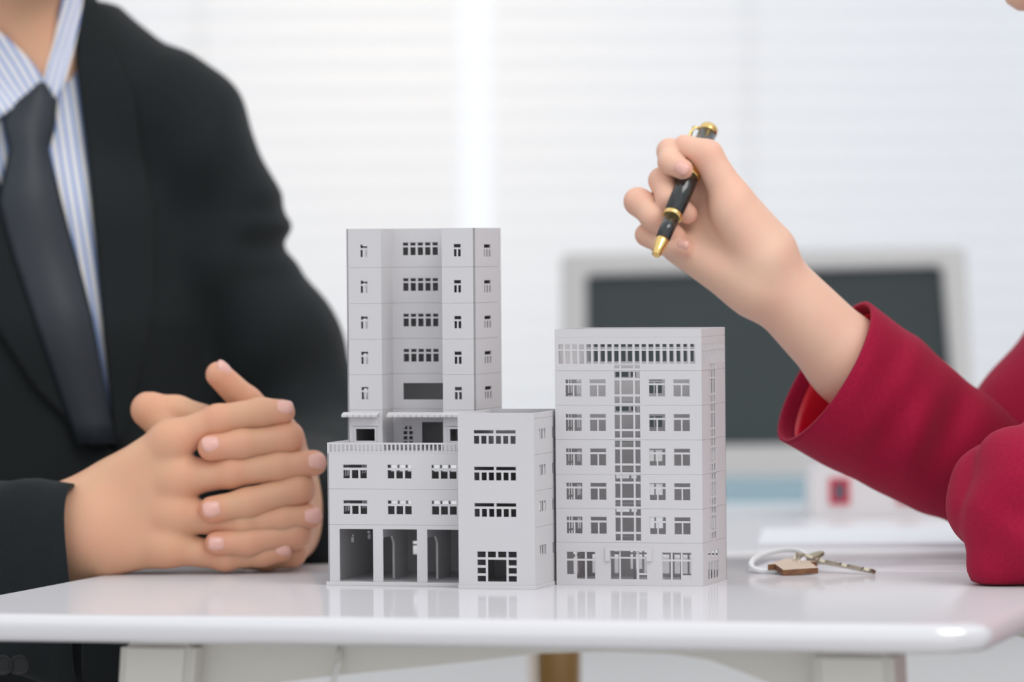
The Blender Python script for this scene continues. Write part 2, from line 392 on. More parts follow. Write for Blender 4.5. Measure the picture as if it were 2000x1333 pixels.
STYLES = {
    'tee': lambda w, h: [(0.35, h * .77, w - .35, h - .3)] + grid_holes(cols(w, 2, .35, 1.0), [(0.3, h * .66)]),
    'small': lambda w, h: [(0.3, h * .72, w - .3, h - .25)] + grid_holes(cols(w, 2, .3, 1.1), [(0.25, h * .58)]),
    'three': lambda w, h: [(0.35, h * .76, w - .35, h - .3)] + grid_holes(cols(w, 3, .35, 1.5), [(0.3, h * .60)]),
    'five': lambda w, h: grid_holes(cols(w, 5, .3, 1.6), [(0.3, h * .62), (h * .75, h - .3)]),
    'six': lambda w, h: [(0.2, h * .75, w / 2 - .85, h - .2), (w / 2 + .85, h * .75, w - .2, h - .2)] + grid_holes(cols(w, 6, .2, 1.55), [(0.2, h * .58)]),
    'slit3': lambda w, h: grid_holes(cols(w, 3, .3, 2.4), [(0.3, h - .3)]),
    'shop': lambda w, h: [(a, c, b, d) for a, b in ((0, 5.9), (22.2, 28.1)) for c, d in ((0, 3.9), (5.6, 9.5), (11.2, 15.1), (16.7, 20.7))] +
                         [(7.4, 16.7, 13.2, 20.7), (14.8, 16.7, 20.7, 20.7), (7.4, 0, 20.7, 15.1)],
    'grid3': lambda w, h: grid_holes(cols(w, 3, .3, 1.3), [(h * .74, h - .3)]) + grid_holes(cols(w, 3, .3, 1.3)[1:], [(0.3, h * .67)]) + grid_holes(cols(w, 3, .3, 1.3)[:1], [(3.4, h * .67)]),
    'grid3r': lambda w, h: grid_holes(cols(w, 3, .3, 1.3), [(h * .74, h - .3)]) + grid_holes(cols(w, 3, .3, 1.3)[:2], [(0.3, h * .67)]) + grid_holes(cols(w, 3, .3, 1.3)[2:], [(3.4, h * .67)]),
    'door': lambda w, h: [(.2, .2, 6.2, h * .72), (.2, h * .78, 6.2, h - .3), (7.3, .2, 18.6, h * .72), (7.3, h * .78, 18.6, h - .3), (20.4, 4.5, w - .2, h * .72), (20.4, h * .78, w - .2, h - .3), (20.4, .2, w - .2, 3.2)],
    'bars4': lambda w, h: grid_holes(cols(w, 4, .3, 2.6), [(0.3, h * .62)]) + grid_holes(cols(w, 3, .3, 2.4), [(h * .74, h - .3)]),
    'strip': lambda w, h: grid_holes([(0, 3.7), (4.9, 13.3), (14.6, 18.3)], STRIP_Z(h)),
    'sstrip': lambda w, h: grid_holes([(0.2, 3.6), (6.2, 10.8), (13.4, w - .2)], STRIP_Z(h)),
    'wide': lambda w, h: [(0.3, h * .72, w - .3, h - .25)] + grid_holes(cols(w, 3, .3, 3.2), [(0.25, h * .58)]),
    'slot': lambda w, h: [(.2, .2, 4.2, h - .2), (5.6, .2, w - .2, h - .2)],
    'door4': lambda w, h: grid_holes(cols(w, 2, .3, 1.3), [(.2, 2.3), (3.5, 5.9), (7.2, 9.6)]) +
                          [(1.0, 10.8, w / 2 - .65, 12.2), (1.6, 12.2, w / 2 - .65, 13.1), (w / 2 + .65, 10.8, w - 1.0, 12.2), (w / 2 + .65, 12.2, w - 1.6, 13.1)],
}
def STRIP_Z(h): return [(1.2, 5.8), (7.3, 17.1), (18.6, 23.0)] if h > 20 else [(0.7, h - 0.5)]
A_B = math.radians(-15.5); BU = np.array([math.cos(A_B), math.sin(A_B), 0]); BV = np.array([-math.sin(A_B), math.cos(A_B), 0])
oL = np.array([-0.12984, 3.50866, T])
def bpart(parent, name, b, bevel=0.0):
    return link(name, boxes(name, [tuple(c * mm for c in b)], M['plastic'], bevel), parent)
def mbuild(name, u, v, label):
    return empty(name, oL + BU * u * mm + BV * v * mm, label, 'model building', A_B, 'grey plastic model buildings on the white table')

# --- garage podium with the set-back tower
b1 = mbuild('model_tower_building', 0, 0, 'tallest grey model building, a set-back tower over a podium with three open garages')
PW, PD = 100.9, 117.0
bpart(b1, 'base_plate', (-1.2, -1.5, 0, PW, PD, 2.6), 0.0003)
gz = 39.7
gar = [(8.4, 0, 32.9, 36.8), (40.1, 0, 64.9, 36.8), (72.3, 0, 96.8, 36.8)]
wall(b1, 'front', 0, 0, 2.6, PW, 39.9, extra=gar)
sidew = [(12, 10, 17, 16, 'small'), (84, 10, 89, 16, 'small')]
wall(b1, 'left', 0, PD, 2.6, PD, 39.9, [(20, 24, 26, 30, 'tee'), (60, 24, 66, 30, 'tee')])
wall(b1, 'right', PW, 0, 2.6, PD, 39.9)
wall(b1, 'back', PW, PD, 2.6, PW, 39.9, [(20, 12, 30, 22, 'tee'), (64, 12, 74, 22, 'tee'), (86.5, 25.5, 91.5, 31, 'tee'), (78, 26, 83, 31.5, 'tee')])
w3 = lambda z: [(11.2, z, 29.0, z + 10.1, 'three'), (43.6, z, 61.5, z + 10.1, 'three'), (75.7, z, 94.2, z + 10.1, 'three')]
for z in (42.5, 67.5):
    wall(b1, 'front', 0, 0, z, PW, 25, w3(7.1))
    wall(b1, 'left', 0, PD, z, PD, 25, [(12, 7, 40, 17, 'five'), (70, 7, 98, 17, 'five')])
    wall(b1, 'right', PW, 0, z, PD, 25, [(82, 7, 110, 17, 'five')])
    wall(b1, 'back', PW, PD, z, PW, 25, [(8, 7, 26, 17.1, 'three'), (40, 7, 58, 17.1, 'three'), (72, 7, 90, 17.1, 'three')])
for z in (41.9, 91.5): bpart(b1, 'floor_slab', (1.25, 1.25, z, PW - 1.25, PD - 1.25, z + 1.0))
bpart(b1, 'floor_slab', (1.25, 66, 66.9, PW - 1.25, PD - 1.25, 67.9))
# partitions with chamfered archways between the garages
def partition(x):
    pts = [(8, 2.6), (8, 30), (13, 35), (33, 35), (38, 30), (38, 2.6)]
    out = [(1.3, 2.6), (1.3, 41.8), (70, 41.8), (70, 2.6)]
    ring = [(1.3, 2.6), (8, 2.6), (8, 28), (13, 33), (33, 33), (38, 28), (38, 2.6), (70, 2.6), (70, 41.8), (1.3, 41.8)]
    n = len(ring); V = [(x * mm, a * mm, b * mm) for a, b in ring] + [((x + 1.6) * mm, a * mm, b * mm) for a, b in ring]
    quads = [(0, 1, 2, 9), (2, 3, 9), (3, 4, 8, 9), (4, 5, 8), (5, 6, 7, 8)]
    F = [tuple(reversed(q)) for q in quads] + [tuple(n + i for i in q) for q in quads] + [(i, (i + 1) % n, n + (i + 1) % n, n + i) for i in range(n)]
    link('partition', pydata('partition', V, F, M['plastic']), b1)
partition(35.5); partition(67.5)
# roof terrace balustrade
bal = [(1.6 + 3.05 * i, 0.9, 1.6 + 3.05 * i + 1.9, 6.1) for i in range(32)]
link('balustrade', panel_mesh('balustrade', PW, 7.4, 1.0, bal), b1, (0, 0, 92.5 * mm))
balL = [(1.6 + 3.0 * i, 0.9, 1.6 + 3.0 * i + 1.9, 6.1) for i in range(15)]
link('balustrade', panel_mesh('balustrade', 48.0, 7.4, 1.0, balL), b1, (0, 48.8 * mm, 92.5 * mm), SIDE['left'])
# tower
TV0, CV0, TWD, TDP = 49.0, 76.5, 94.3, 68.0
SZ = [92.6, 121.2, 146.2, 171.3, 196.6, 222.0, 249.6]
sm = lambda x, z, s='small': (x, z, x + 5.5, z + 9.1, s)
for k in range(6):
    z, hgt = SZ[k], SZ[k + 1] - SZ[k]
    wz = 7.2
    if k == 0:
        wall(b1, 'front', 0, TV0, z, 25.5, hgt, extra=[(6, 6.6, 20, 15.1)])
        wall(b1, 'front', 70.3, TV0, z, TWD - 70.3, hgt, extra=[(5, 6.6, 19.0, 15.1)])
        wall(b1, 'front', 25.5, CV0, z, 44.8, hgt, [(7, 3.0, 14.4, 20.8, 'door4')], [(21, 0.5, 36.5, 19.0)])
    else:
        wall(b1, 'front', 0, TV0, z, 25.5, hgt, [sm(10.0, wz)])
        wall(b1, 'front', 70.3, TV0, z, TWD - 70.3, hgt, [sm(8.5, wz)])
        if k == 1: wall(b1, 'front', 25.5, CV0, z, 44.8, hgt, extra=[(7.4, 6.5, 37, 18.2)])
        else: wall(b1, 'front', 25.5, CV0, z, 44.8, hgt, [(7.6, 8.2, 34.0, 17.7, 'five')])
    sw = [] if k == 0 else [(23.4, wz - .4, 43.0, wz + 8.7, 'bars4')] if False else ([] if k == 0 else [(24.5, wz - .4, 42.5, wz + 8.7, 'wide')])
    wall(b1, 'right', TWD, TV0, z, TDP, hgt, sw)
    wall(b1, 'left', 0, TV0 + TDP, z, TDP, hgt, [] if k == 0 else [(13, wz - 1.5, 33, wz + 11, 'tee')])
    wall(b1, 'back', TWD, TV0 + TDP, z, TWD, hgt, [] if k == 0 else [(74, wz - 1, 90, wz + 9.1, 'five')])
    wall(b1, 'right', 25.5, TV0 + 1.2, z, CV0 - TV0 - 1.2, hgt, t=1.0)
    wall(b1, 'left', 70.3, CV0, z, CV0 - TV0 - 1.2, hgt, t=1.0)
    if k: # storey floor in three pieces that follow the plan
        link('floor_slab', boxes('floor_slab', [tuple(c * mm for c in q) for q in ((1.3, TV0 + 1.3, z - .5, 24.4, CV0 + 1.2, z + .5), (71.4, TV0 + 1.3, z - .5, TWD - 1.3, CV0 + 1.2, z + .5), (1.3, CV0 + 1.3, z - .5, TWD - 1.3, TV0 + TDP - 1.3, z + .5))], M['plastic']), b1)
link('floor_slab', boxes('floor_slab', [tuple(c * mm for c in q) for q in ((1.3, TV0 + 1.3, 245, 24.4, CV0 + 1.2, 246), (71.4, TV0 + 1.3, 245, TWD - 1.3, CV0 + 1.2, 246), (1.3, CV0 + 1.3, 245, TWD - 1.3, TV0 + TDP - 1.3, 246))], M['plastic']), b1)
def awning(x0, x1, y_back, drop=5.5):
    L = []; n = int((x1 - x0) / 4.2); s = (x1 - x0) / n
    r = link('awning', pydata('awning', [(x0 * mm, y_back * mm, 119.6 * mm), (x1 * mm, y_back * mm, 119.6 * mm), (x1 * mm, (TV0 - drop) * mm, 117.9 * mm), (x0 * mm, (TV0 - drop) * mm, 117.9 * mm),
                                         (x0 * mm, y_back * mm, 118.6 * mm), (x1 * mm, y_back * mm, 118.6 * mm), (x1 * mm, (TV0 - drop) * mm, 116.9 * mm), (x0 * mm, (TV0 - drop) * mm, 116.9 * mm)],
                              [(3, 2, 1, 0), (4, 5, 6, 7), (0, 1, 5, 4), (2, 3, 7, 6), (1, 2, 6, 5), (3, 0, 4, 7)], M['plastic']), b1)
    lob = boxes('scallop', [(0.15 * mm, 0, 0, (s - .15) * mm, 0.9 * mm, 2.0 * mm)], M['plastic'], 0.0004)
    for i in range(n): link('scallop', lob, r, ((x0 + i * s) * mm, (TV0 - drop - .9) * mm, 116.1 * mm))
awning(-3.2, 23.4, TV0); awning(30.2, 92.0, TV0)
bpart(b1, 'awning_deck', (30.2, TV0, 118.4, 70.2, CV0, 119.4))
bpart(b1, 'shop_fascia', (3, TV0 - .8, 109.8, 22.5, TV0, 116.3), .0002)
bpart(b1, 'shop_fascia', (72, TV0 - .8, 109.8, 92, TV0, 116.3), .0002)
for x0 in (6, 75.3):
    link('door_surround', panel_mesh('door_surround', 16.6, 10.2, 0.8, [(1.3, -1, 15.3, 8.6)]), b1, ((x0 - 1.3) * mm, (TV0 - .8) * mm, 99.2 * mm))

# --- plain side block
b3 = mbuild('model_stair_block', 101.4, -21.9, 'grey model block with ribbon windows and panelled shop door, between tower and office block')
RW, RD, RH = 54.5, 88.0, 121.6
bpart(b3, 'base_plate', (-0.2, -1.2, 0, RW + 0.8, RD, 2.6), 0.0003)
wall(b3, 'front', 0, 0, 2.6, RW, RH - 2.6, [(11.4, zz - 2.6, 41.5, zz + 7.1, 'six') for zz in (49.6, 74.7, 100.0)] + [(13.4, 2.5, 41.5, 23.2, 'shop')], name='facade')
RZ = [2.6, 42.5, 67.6, 92.6, 117.6]
for k in range(4):
    z, hgt = RZ[k], RZ[k + 1] - RZ[k]; wz = (19.5 if k == 0 else 10.0)
    wall(b3, 'right', RW, 1.2, z, RD - 1.2, hgt, [(q, wz, q + 17.5, wz + 7.6, 'slit3') for q in (12.5, 46.5)])
    wall(b3, 'left', 0, RD, z, RD - 1.2, hgt)
    wall(b3, 'back', RW, RD, z, RW, hgt, [(12, 7, 30, 17, 'three')])
    if k < 3: bpart(b3, 'floor_slab', (1.3, 34, z + hgt - .5, RW - 1.3, RD - 1.3, z + hgt + .5))  # floors stop short of the facade, shaped to let light down inside
for s, x, y, w_ in (('right', RW, 1.2, RD - 1.2), ('left', 0, RD, RD - 1.2), ('back', RW, RD, RW)):
    wall(b3, s, x, y, 117.6, w_, 4.0, name='parapet')
bpart(b3, 'light_block_slab', (1.3, 1.3, 116.9, RW - 1.3, 78, 117.5))  # unseen partial roof, added to darken the rooms behind the ribbon windows
for x in (3.2, 49.5): bpart(b3, 'peg_mark', (x, -0.15, 117.2, x + 2.0, 0.1, 117.7))

# --- office block
b2 = mbuild('model_office_building', 158.0, 27.4, 'grey model office block with a central stair strip and slits along its top')
OW, OD, OH = 104.8, 72.5, 178.3
slitx = []
for i in range(20):
    x0 = 2.6 + i * 4.96
    if i == 10: slitx[-1] = (slitx[-1][0], x0 + 3.55)
    else: slitx.append((x0, x0 + 3.55))
wall(b2, 'front', 0, 0, 172.6, OW, 5.7, name='parapet')
wall(b2, 'right', OW, 1.2, 172.6, OD - 1.2, 5.7, name='parapet'); wall(b2, 'left', 0, OD, 172.6, OD - 1.2, 5.7, name='parapet'); wall(b2, 'back', OW, OD, 172.6, OW, 5.7, name='parapet')
topz = 149.3
wall(b2, 'front', 0, 0, topz, OW, 23.3, [(42.6, 0.6, 60.9, 4.1, 'strip')], [(a, c, b, d) for a, b in slitx for c, d in ((4.7, 13.7), (14.8, 18.4))])
ssl = [(3.0 + i * 6.1, 3.0 + i * 6.1 + 3.0) for i in range(11)]
wall(b2, 'right', OW, 1.2, topz, OD - 1.2, 23.3, [(23.0, 0.6, 41.6, 4.1, 'sstrip')], [(a, c, b, d) for a, b in ssl for c, d in ((4.7, 13.7), (14.8, 18.4))])
wall(b2, 'back', OW, OD, topz, OW, 23.3, extra=[(a, c, b, d) for a, b in slitx for c, d in ((4.7, 13.7), (14.8, 18.4))])
wall(b2, 'left', 0, OD, topz, OD - 1.2, 23.3, extra=[(a, c, b, d) for a, b in ssl for c, d in ((4.7, 13.7), (14.8, 18.4))])
OZ = [29.8, 53.4, 77.3, 101.3, 125.3, 149.3]
for k in range(5):
    z, hgt = OZ[k], OZ[k + 1] - OZ[k]; b = 5.8
    wins = [(x, b, x + 11.9, b + 12.2, 'tee') for x in (7.2, 24.6, 67.0, 84.5)]
    wall(b2, 'front', 0, 0, z, OW, hgt, wins + [(42.6, 0.2, 60.9, hgt - 0.3, 'strip')])
    wall(b2, 'right', OW, 1.2, z, OD - 1.2, hgt, [(23.0, 0.2, 41.6, hgt - 0.3, 'sstrip')])
    wall(b2, 'back', OW, OD, z, OW, hgt, [(64.5, 17.4, 80, 21.6, 'slot')] + [(x, b, x + 11.9, b + 12.2, 'tee') for x in (4.5, 45.5)])  # window column nearest the corner is unseen, added to lighten the interior
    wall(b2, 'left', 0, OD, z, OD - 1.2, hgt, [(23.0, 0.2, 41.6, hgt - 0.3, 'sstrip'), (6, 6, 17, 18, 'tee'), (50, 6, 61, 18, 'tee')])
bpart(b2, 'floor_slab', (1.3, 1.3, topz - .5, OW - 1.3, 48, topz + .5))  # partial deck added below the slits to dim the storeys underneath
wall(b2, 'front', 0, 0, 0, OW, 29.8, [(7.2, 4.1, 28.0, 23.3, 'grid3'), (38.9, 4.2, 65.2, 24.3, 'door'), (75.7, 4.1, 96.6, 23.3, 'grid3r')])
wall(b2, 'right', OW, 1.2, 0, OD - 1.2, 29.8, [(15.2, 3.2, 48.0, 23.0, 'bars4')])
wall(b2, 'back', OW, OD, 0, OW, 29.8, [(6, 3.5, 38, 24, 'grid3'), (41, 3.5, 70, 24, 'grid3r'), (78, 3.5, 98, 24, 'tee')])
wall(b2, 'left', 0, OD, 0, OD - 1.2, 29.8, [(15, 4, 30, 23, 'tee')])
bpart(b2, 'base_plate', (1.3, 1.3, 0, OW - 1.3, OD - 1.3, 1.5))
link('door_canopy', panel_mesh('door_canopy', 33.0, 8.2, 1.6, [(3.2, -1, 29.6, 6.2)]), b2, (35.6 * mm, -1.6 * mm, 18.1 * mm))
for x in (46, 80, 92):
    link('column', lathe('column', [(0.0011, 0), (0.0011, 0.0278)], M['plastic'], 12), b2, (x * mm, 40 * mm, 1.5 * mm))
bpart(b2, 'lift_core', (60, 22, 1.5, 67, 30, 29)); bpart(b2, 'lift_core', (22, 30, 1.5, 24, 70, 29))

# ------------------------------------------------------------------ keys with a wooden house tag
kz = T
def on_table(px, d, z=0.0):
    p = at(px, 1100, d); return np.array([p[0], p[1], T + z])
kc = on_table(1545, 3.60)
keys = empty('key_ring', kc, 'white key ring with two keys and a wooden house tag beside the sleeve elbow', 'keys')
inv = lambda p: tuple(np.array(p) - kc)
rc = on_table(1520, 3.615, 0.0085)
ringp = []
for i in range(40):
    a = 2 * math.pi * i / 40; ringp.append(inv(rc + np.array([0.0195 * math.cos(a), 0.0195 * math.sin(a) * 0.97, 0.0068 * math.sin(a + 0.5)])))
link('ring', tube('ring', ringp, 0.0021, M['ring'], 12, True), keys)
house = [(-0.013, -0.016), (0.013, -0.016), (0.013, 0.004), (0.0185, 0.004), (0.0, 0.020), (-0.0185, 0.004), (-0.013, 0.004)]
th = prism('house_tag', [(x, y) for x, y in house], 0, 0.0042, M['tag_top'], M['tag_side'])
tp = on_table(1551, 3.592, 0.0)
Rz = Matrix.Rotation(math.radians(0), 4, 'Z'); Rx = Matrix.Rotation(math.radians(9), 4, 'X')
_tagm = Matrix.Translation(Vector(tp) - Vector(kc) + Vector((0, 0, 0.0030))) @ Rx @ Rz @ Matrix.Rotation(math.radians(14), 4, 'Z') @ Matrix.Scale(1.0, 4)
link('house_tag', th, keys, mw=_tagm)
def key(p0, p1, lift0, lift1, m, headr, twist):
    a = np.array(inv(p0)) + np.array([0, 0, lift0]); b = np.array(inv(p1)) + np.array([0, 0, lift1])
    ax = b - a; L = np.linalg.norm(ax); x, y, z = ax / L, None, None
    zz = np.array([0, math.sin(twist), math.cos(twist)]); zz -= x * (zz @ x); zz /= np.linalg.norm(zz); yy = np.cross(zz, x)
    o = link('key', None, keys); o.empty_display_size = 0.01
    V, F = [], []
    hp = [(headr * 1.0 * math.cos(t), headr * 0.92 * math.sin(t)) for t in np.linspace(0, 2 * math.pi, 20, endpoint=False)]
    o.matrix_local = mw_from(a, x, yy, zz)
    bow = prism('bow', hp, -0.0011, 0.0011, m); bm = bmesh.new(); bm.from_mesh(bow); bmesh.ops.bevel(bm, geom=bm.edges[:], offset=0.0004, segments=2, affect='EDGES'); bm.to_mesh(bow); bm.free()
    link('bow', bow, o)
    bl = [(headr * .8, -0.0038), (headr * 1.25, -0.0038), (headr * 1.3, -0.0028)]
    n = 7
    for i in range(n):
        s = headr * 1.3 + (L - headr * 1.5) * i / n; s2 = headr * 1.3 + (L - headr * 1.5) * (i + .5) / n
        bl += [(s, -0.0030 + 0.0004 * (i % 3)), (s2, -0.0012 - 0.0005 * ((i * 2) % 3))]
    bl += [(L - headr * .2, -0.003), (L, 0.0002), (L - 0.002, 0.0030), (headr * 1.3, 0.0030), (headr * 1.25, 0.0042), (headr * .8, 0.0042)]
    link('blade', prism('blade', bl, -0.0010, 0.0010, m), o)
key(on_table(1578, 3.615), on_table(1710, 3.575), 0.0095, 0.0022, M['steel'], 0.0098, 0.55)
key(on_table(1588, 3.625), on_table(1508, 3.645), 0.0105, 0.0030, M['brass'], 0.0088, -0.35)
link('split_ring', tube('split_ring', [inv(on_table(1556, 3.60, 0.0095) + np.array([0.0022 * math.cos(a), 0.005 * math.sin(a), 0.0048 * math.sin(a + .6)])) for a in np.linspace(0, 2 * math.pi, 24, endpoint=False)], 0.0006, M['steel'], 8, True), keys)

# ------------------------------------------------------------------ on the desk behind
MD = 4.92
def quad_prism(name, P, y0, y1, m):
    V = [(x, y0, z) for x, z in P] + [(x, y1, z) for x, z in P]
    me = pydata(name, V, [(0, 1, 2, 3), (7, 6, 5, 4), (0, 4, 5, 1), (1, 5, 6, 2), (2, 6, 7, 3), (3, 7, 4, 0)], m); return me
def xz(px, py, d, o): p = at(px, py, d); return (p[0] - o[0], p[2] - o[2])
mo = np.array([at(1500, 940, MD)[0], at(1500, 940, MD)[1], T])
mon = empty('monitor', mo, 'grey-framed monitor with a dark blank screen on the desk behind the raised hand', 'monitor')
outer = [xz(1100, 938, MD, mo), xz(1906, 934, MD, mo), xz(1884, 484, MD, mo), xz(1096, 496, MD, mo)]
inner = [xz(1146, 872, MD, mo), xz(1868, 866, MD, mo), xz(1838, 520, MD, mo), xz(1144, 538, MD, mo)]
fv = []; 
for yy in (-0.012, 0.03):
    fv += [(x, yy, z) for x, z in outer]
    fv += [(x, yy, z) for x, z in inner]
FF = []
for i in range(4):
    j = (i + 1) % 4
    FF += [(i, j, 4 + j, 4 + i), (8 + j, 8 + i, 12 + i, 12 + j), (i, 8 + i, 8 + j, j), (4 + i, 4 + j, 12 + j, 12 + i)]
bez = pydata('bezel', fv, FF, M['bezel']); bm = bmesh.new(); bm.from_mesh(bez); bmesh.ops.recalc_face_normals(bm, faces=bm.faces[:]); bmesh.ops.bevel(bm, geom=bm.edges[:], offset=0.003, segments=2, affect='EDGES'); bm.to_mesh(bez); bm.free()
link('bezel', bez, mon)
link('screen', quad_prism('screen', inner, 0.0, 0.02, M['screen']), mon)
link('back_shell', boxes('back_shell', [(-0.17, 0.028, 0.03, 0.17, 0.055, 0.20)], M['bezel'], 0.008), mon)
link('stand_neck', boxes('stand_neck', [(-0.03, 0.05, 0.004, 0.03, 0.075, 0.12)], M['bezel'], 0.004), mon)
link('stand_foot', lathe('stand_foot', [(0.10, 0), (0.10, 0.004), (0.09, 0.008)], M['bezel'], 36), mon, (0, 0.06, 0))

hd = 4.34; ho = np.array([at(1585, 1005, hd)[0], at(1585, 1005, hd)[1], T])
hm = empty('toy_house', ho, 'small white model house with red-framed windows on the desk behind the sleeve', 'model house')
link('wall', boxes('wall', [(0, 0, 0, 0.165, 0.09, 0.055)], M['house'], 0.0015), hm)
link('roof', pydata('roof', [(-0.004, -0.006, 0.055), (0.169, -0.006, 0.055), (0.169, 0.096, 0.055), (-0.004, 0.096, 0.055), (-0.004, 0.045, 0.078), (0.169, 0.045, 0.078)],
                           [(3, 2, 1, 0), (0, 1, 5, 4), (2, 3, 4, 5), (0, 4, 3), (1, 2, 5)], M['house']), hm)
for x in (0.0155, 0.0745, 0.1300):
    f = link('window_frame', panel_mesh('window_frame', 17.5, 22.5, 2.0, [(3.5, 3.5, 14, 19)], M['red_trim']), hm, (x, -0.002, 0.0115))
    link('pane', boxes('pane', [(0.003, 0.001, 0.003, 0.0145, 0.0018, 0.0195)], M['grey_pane']), f)
nb = at(1415, 990, 4.60); nb = np.array([nb[0], nb[1], T])
bk = empty('notebook', nb, 'pale blue notebook lying on the desk in front of the monitor', 'notebook')
link('cover', boxes('cover', [(0, 0, 0, 0.105, 0.2, 0.0025), (0, 0, 0.0135, 0.105, 0.2, 0.016)], M['blue_book'], 0.0005), bk)
link('pages', boxes('pages', [(0.001, 0.002, 0.0025, 0.102, 0.198, 0.0135)], M['blue_book']), bk)
pp = at(1420, 1040, 4.0)
tag(link('paper_stack', boxes('paper_stack', [(0, 0, 0, 0.297, 0.21, 0.004)], M['paper']), loc=(0.19, 3.90, T), rotz=math.radians(-4)), 'stack of white paper on the desk just behind the table', 'paper')
tag(link('paper_sheet', boxes('paper_sheet', [(0, 0, 0, 0.21, 0.10, 0.0006)], M['paper']), loc=(0.17, 3.63, T), rotz=math.radians(-12)), 'single white sheet lying at the back of the table behind the keys', 'paper')

# ------------------------------------------------------------------ implicit surfaces for bodies and cloth
def seg(P, a, b, ra, rb):
    a = np.asarray(a, np.float32); b = np.asarray(b, np.float32); ab = b - a
    q = P - a; t = np.clip((q @ ab) / max(float(ab @ ab), 1e-12), 0, 1); r = q - t[:, None] * ab
    return np.sqrt((r * r).sum(1)) - (ra + (rb - ra) * t)
def ell(P, c, r, B=None):
    q = P - np.asarray(c, np.float32)
    if B is not None: q = q @ np.asarray(B, np.float32).T
    r = np.asarray(r, np.float32); k0 = np.sqrt(((q / r) ** 2).sum(1)); k1 = np.sqrt(((q / (r * r)) ** 2).sum(1)) + 1e-9
    return k0 * (k0 - 1) / k1
def smin(a, b, k):
    h = np.clip(.5 + .5 * (b - a) / k, 0, 1); return b + (a - b) * h - k * h * (1 - h)
def chain(P, pts, k=0.004):
    d = None
    for (a, ra), (b, rb) in zip(pts[:-1], pts[1:]):
        e = seg(P, a, b, ra, rb); d = e if d is None else smin(d, e, k)
    return d
def surface_nets(fn, lo, hi, h):
    lo = np.array(lo, np.float64); n = np.ceil((np.array(hi) - lo) / h).astype(int) + 1
    ax = [lo[i] + h * np.arange(n[i]) for i in range(3)]
    vals = np.empty(n, np.float32); step = max(1, int(400000 / (n[1] * n[2])))
    yy, zz = np.meshgrid(ax[1], ax[2], indexing='ij')
    for i in range(0, n[0], step):
        xs = ax[0][i:i + step]; m_ = len(xs)
        P = np.empty((m_, n[1], n[2], 3), np.float32); P[..., 0] = xs[:, None, None]; P[..., 1] = yy; P[..., 2] = zz
        vals[i:i + step] = fn(P.reshape(-1, 3)).reshape(m_, n[1], n[2])
    s = vals < 0
    cnt = sum(s[a:n[0] - 1 + a, b:n[1] - 1 + b, c:n[2] - 1 + c].astype(np.int8) for a in (0, 1) for b in (0, 1) for c in (0, 1))
    act = (cnt > 0) & (cnt < 8); I, J, K = np.nonzero(act); N = len(I)
    idx = np.full(act.shape, -1, np.int64); idx[I, J, K] = np.arange(N)
    acc = np.zeros((N, 3)); num = np.zeros(N)
    C8 = [(a, b, c) for a in (0, 1) for b in (0, 1) for c in (0, 1)]
    for p in C8:
        for axis in range(3):
            if p[axis]: continue
            q = list(p); q[axis] = 1
            va = vals[I + p[0], J + p[1], K + p[2]]; vb = vals[I + q[0], J + q[1], K + q[2]]
            mk = (va < 0) != (vb < 0); t = np.where(mk, va / np.where(mk, va - vb, 1), 0)
            pos = np.array(p, float)[None].repeat(N, 0); pos[:, axis] += t
            acc[mk] += pos[mk]; num[mk] += 1
    Vt = lo + h * (np.stack([I, J, K], 1) + acc / num[:, None])
    Fs = []
    for axis in range(3):
        o1, o2 = [(1, 2), (2, 0), (0, 1)][axis]
        sl0 = [slice(None)] * 3; sl1 = [slice(None)] * 3; sl0[axis] = slice(0, -1); sl1[axis] = slice(1, None)
        a = s[tuple(sl0)]; b = s[tuple(sl1)]; e = np.stack(np.nonzero(a != b), 1)
        ok = (e[:, o1] > 0) & (e[:, o2] > 0) & (e[:, o1] < n[o1] - 1) & (e[:, o2] < n[o2] - 1); e = e[ok]
        inside = a[e[:, 0], e[:, 1], e[:, 2]]
        def cell(d1, d2):
            c = e.copy(); c[:, o1] += d1; c[:, o2] += d2; return idx[c[:, 0], c[:, 1], c[:, 2]]
        q = np.stack([cell(-1, -1), cell(0, -1), cell(0, 0), cell(-1, 0)], 1)
        q[~inside] = q[~inside][:, ::-1]; Fs.append(q)
    return Vt, np.concatenate(Fs)
def np_mesh(name, V, F, m):
    me = bpy.data.meshes.new(name); me.vertices.add(len(V)); me.vertices.foreach_set('co', np.asarray(V, np.float32).ravel())
    me.loops.add(F.size); me.loops.foreach_set('vertex_index', F.ravel().astype(np.int32))
    me.polygons.add(len(F)); me.polygons.foreach_set('loop_start', np.arange(0, F.size, F.shape[1], dtype=np.int32))
    me.update(calc_edges=True); me.polygons.foreach_set('use_smooth', np.ones(len(F), bool)); me.materials.append(m); me.validate(); return me
def merge(parts):
    Vs, Fs, n = [], [], 0
    for V, F in parts: Vs.append(V); Fs.append(F + n); n += len(V)
    return np.concatenate(Vs), np.concatenate(Fs)
def add_blush(me, V, chains, amt=0.5):
    # warmer skin over knuckles and finger ends
    w = np.zeros(len(V), np.float32)
    for c in chains:
        for k, (p, r) in enumerate(c):
            d2 = ((V - np.asarray(p)) ** 2).sum(1); g = (0.75 if k in (0, 1) else 0.5 if k == 2 else 1.0)
            w = np.maximum(w, g * np.exp(-d2 / (1.15 * r) ** 2))
    a = me.attributes.new('blush', 'FLOAT', 'POINT'); a.data.foreach_set('value', (w * amt).astype(np.float32))
def rel(V, o): return V - np.asarray(o)
